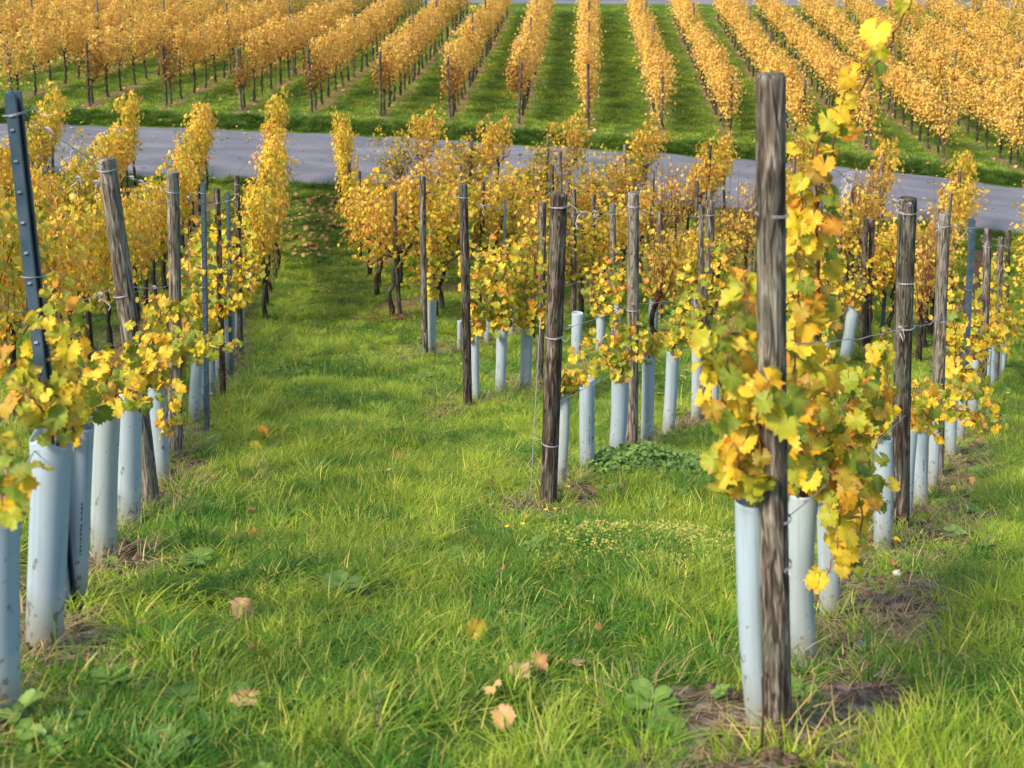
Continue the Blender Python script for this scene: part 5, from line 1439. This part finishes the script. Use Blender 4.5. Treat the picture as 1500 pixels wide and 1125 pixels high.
litter('leaf_litter', X[ok], Y[ok], 0.06, [fl_objs[0], fl_objs[3], fl_objs[5], fl_objs[2], fl_objs[1]], 0.014, 0.034)
X, Y = region(5200, 31, 58, 1.1)
sm = soil_mask(X, Y); vg = (Y > road_far(X) + 0.1) & (Y < road_far(X) + 1.3)
ok = (Y > road_far(X) + 0.1) & (Y < TOPROAD[0]) & (R.uniform(0, 1, len(X)) < 0.06 + 0.7 * sm + 0.45 * vg)
litter('leaf_litter', X[ok], Y[ok], 0.11, [fl_objs[0], fl_objs[3], fl_objs[5], fl_objs[2]], 0.04, 0.075)
# leaves blown on to the road and its edges
X = R.uniform(-16, 16, 420); tt = R.beta(0.5, 0.5, 420); Y = road_near(X) * (1 - tt) + road_far(X) * tt
pos_ = smooth_z(X, Y) + 0.07; nn = len(X)
scatter('road_litter', np.stack([X, Y, pos_], 1), np.stack([R.normal(0, .2, nn), R.normal(0, .2, nn), R.uniform(0, 6.28, nn)], 1), np.repeat(R.uniform(.03, .06, nn)[:, None], 3, 1), R.integers(0, 3, nn), [fl_objs[0], fl_objs[3], fl_objs[5]])
# thick leaf fall at the far end of the aisle
X = R.normal(-3.75, 0.45, 200); Y = R.uniform(20.5, 25.6, 200)
litter('leaf_litter', X, Y, 0.07, [fl_objs[0], fl_objs[3], fl_objs[2]], 0.04, 0.07)
# clods and small stones on the soil
def clod(seed, r):
    rng = random.Random(seed); mb = MB(); V = []; Fc = []
    for i in range(5):
        p = math.pi * i / 4
        for k in range(7):
            a = 2 * math.pi * k / 7; q = r * (0.75 + 0.5 * rng.random())
            V.append((q * math.sin(p) * math.cos(a), q * math.sin(p) * math.sin(a), 0.65 * q * math.cos(p)))
    for i in range(4):
        for k in range(7): Fc.append((i * 7 + k, (i + 1) * 7 + k, (i + 1) * 7 + (k + 1) % 7, i * 7 + (k + 1) % 7))
    mb.add(V, Fc); return mb
M['soil'] = simple('dark_soil', (0.05, 0.031, 0.024), 0.95, spec=0.1, noise=(0.17, 0.11, 0.085), nscale=40, bump=0.8)
cl = []
for i, (px, py) in enumerate(((1290, 850), (1225, 985), (1330, 830))):
    o = clod(i, 0.03).obj('soil_clod', M['soil']); o.location = on_ground(px, py, 0.005); tag(o, kind='stuff'); cl.append(o)
X, Y = region(30000, 1.8, 13, 1.2); ok = (soil_mask(X, Y) > 0.3); X, Y = X[ok], Y[ok]
p, r_, s_ = mk(X, Y, 0.15, 0.9, (0.6, 1.1), 0.5); scatter('soil_clods', p, r_, s_ ** 1.3, R.integers(0, 3, len(X)), cl)
for q, (px, py, lab) in enumerate(((1308, 843, 'small pale stone on the soil right of the open-topped tube'), (1254, 943, 'small pale stone on the soil right of the thick tube'))):
    o = clod(50 + q, 0.022).obj('stone', M['stone']); o.location = on_ground(px + 6, py + 2, 0.01); tag(o, lab, 'stone')
# small yellow flowers and tall stalks
def flower(px, py, label):
    b = on_ground(px, py); o = empty('yellow_flower', b); tag(o, label, 'flower', 'small yellow flowers in the grass')
    mb = MB(); mb.tube([(0, 0, 0), (0.004, 0, 0.05), (0.0, 0, 0.10)], 0.001, 4); mb.obj('stem', M['leaf_weed'], o)
    fb = MB()
    for k in range(7):
        a = k * 0.9; c, s = math.cos(a), math.sin(a)
        fb.add([(0, 0, .10), (.006 * c - .003 * s, .006 * s + .003 * c, .104), (.013 * c, .013 * s, .107), (.006 * c + .003 * s, .006 * s - .003 * c, .104)], [(0, 1, 2, 3)])
    tag(fb.obj('petals', M['flower'], o, False), kind='stuff')
for q, (px, py, lab) in enumerate(((799, 752, 'yellow flower left of the foot of the dark centre post'), (812, 750, 'yellow flower touching the foot of the dark centre post'), (832, 720, 'yellow flower right of the dark centre post'), (765, 778, 'yellow flower in the grass before the centre post'), (742, 780, 'yellow flower left of the one before the centre post'))):
    flower(px, py + 18, lab)
def stalk(px, py, h, lx, label, head=True, seed=0):
    b = on_ground(px, py); rng = random.Random(seed); mb = MB()
    pts = [Vector((lx * (k / 6) ** 1.4 + rng.gauss(0, .003), rng.gauss(0, .004), h * k / 6)) for k in range(7)]
    mb.tube(pts, [0.0022, .002, .0018, .0016, .0014, .0012, .001], 4)
    if head:
        for k in range(9):
            p = pts[-1] - Vector((0, 0, 0.012 * k)); a = k * 2.4
            mb.tube([p, p + Vector((0.018 * math.cos(a), 0.018 * math.sin(a), 0.016))], [0.0035, 0.001], 4)
    o = mb.obj('grass_stalk', M['straw_stalk']); o.location = b; tag(o, label, 'stalk', 'tall thin stalks')
M['straw_stalk'] = simple('dry_stalk', (0.16, 0.15, 0.06), 0.7)
stalk(665, 885, 0.20, 0.055, 'dark leaning stalk in the grass left of the centre post', False, 1)
stalk(663, 600, 0.50, 0.0, 'tall thin stalk left of the climbing post', True, 2)
stalk(605, 520, 0.42, 0.0, 'tall thin stalk left of the slim jointed post', True, 3)
stalk(640, 620, 0.40, -0.04, 'tall leaning stalk below the slim jointed post', True, 4)
stalk(562, 1110, 0.18, -0.01, 'dark headed stalk at the bottom of the grass', True, 5)
stalk(1470, 640, 0.22, -0.06, 'pale leaning stalk at the right edge', False, 6)
stalk(720, 730, 0.16, 0.01, 'fluffy seed head left of the dark centre post', True, 7)
# heap of vine prunings at the foot of the old trunk
c = on_ground(570, 474); mb = MB(); rng = random.Random(9)
for k in range(26):
    x, y = rng.gauss(0, .22), rng.gauss(0, .12); a = rng.uniform(0, 3.14); l = rng.uniform(.1, .3)
    mb.tube([(x, y, .02), (x + l * .5 * math.cos(a), y + l * .5 * math.sin(a), .05 + rng.random() * .05), (x + l * math.cos(a), y + l * math.sin(a), .03)], .004, 4)
o = mb.obj('prunings', M['cane']); o.location = c; tag(o, 'small heap of cut vine canes beside the slim dark post', 'prunings')
# hedge beyond the upper road
rng = np.random.default_rng(5); n = 9000
X = rng.uniform(-34, 34, n); Y = rng.normal(65.5, 0.6, n); Z = gz(X, Y) + np.abs(rng.normal(0.5, 0.5, n)) * (0.6 + 0.8 * vnoise(X * .5, Y * 0, 3))
me = leaf_mass('hedge', np.stack([X, Y, Z], 1), rot_from(rng.normal(0, 1, (n, 3)) + [0, -.5, .5], rng.normal(0, 1, (n, 3))), rng.uniform(0.12, 0.22, n), TINY, M['leaf_weed'], rng)
tag(link(bpy.data.objects.new('hedge', me)), 'dark green hedge beyond the upper road', None, None, 'stuff')
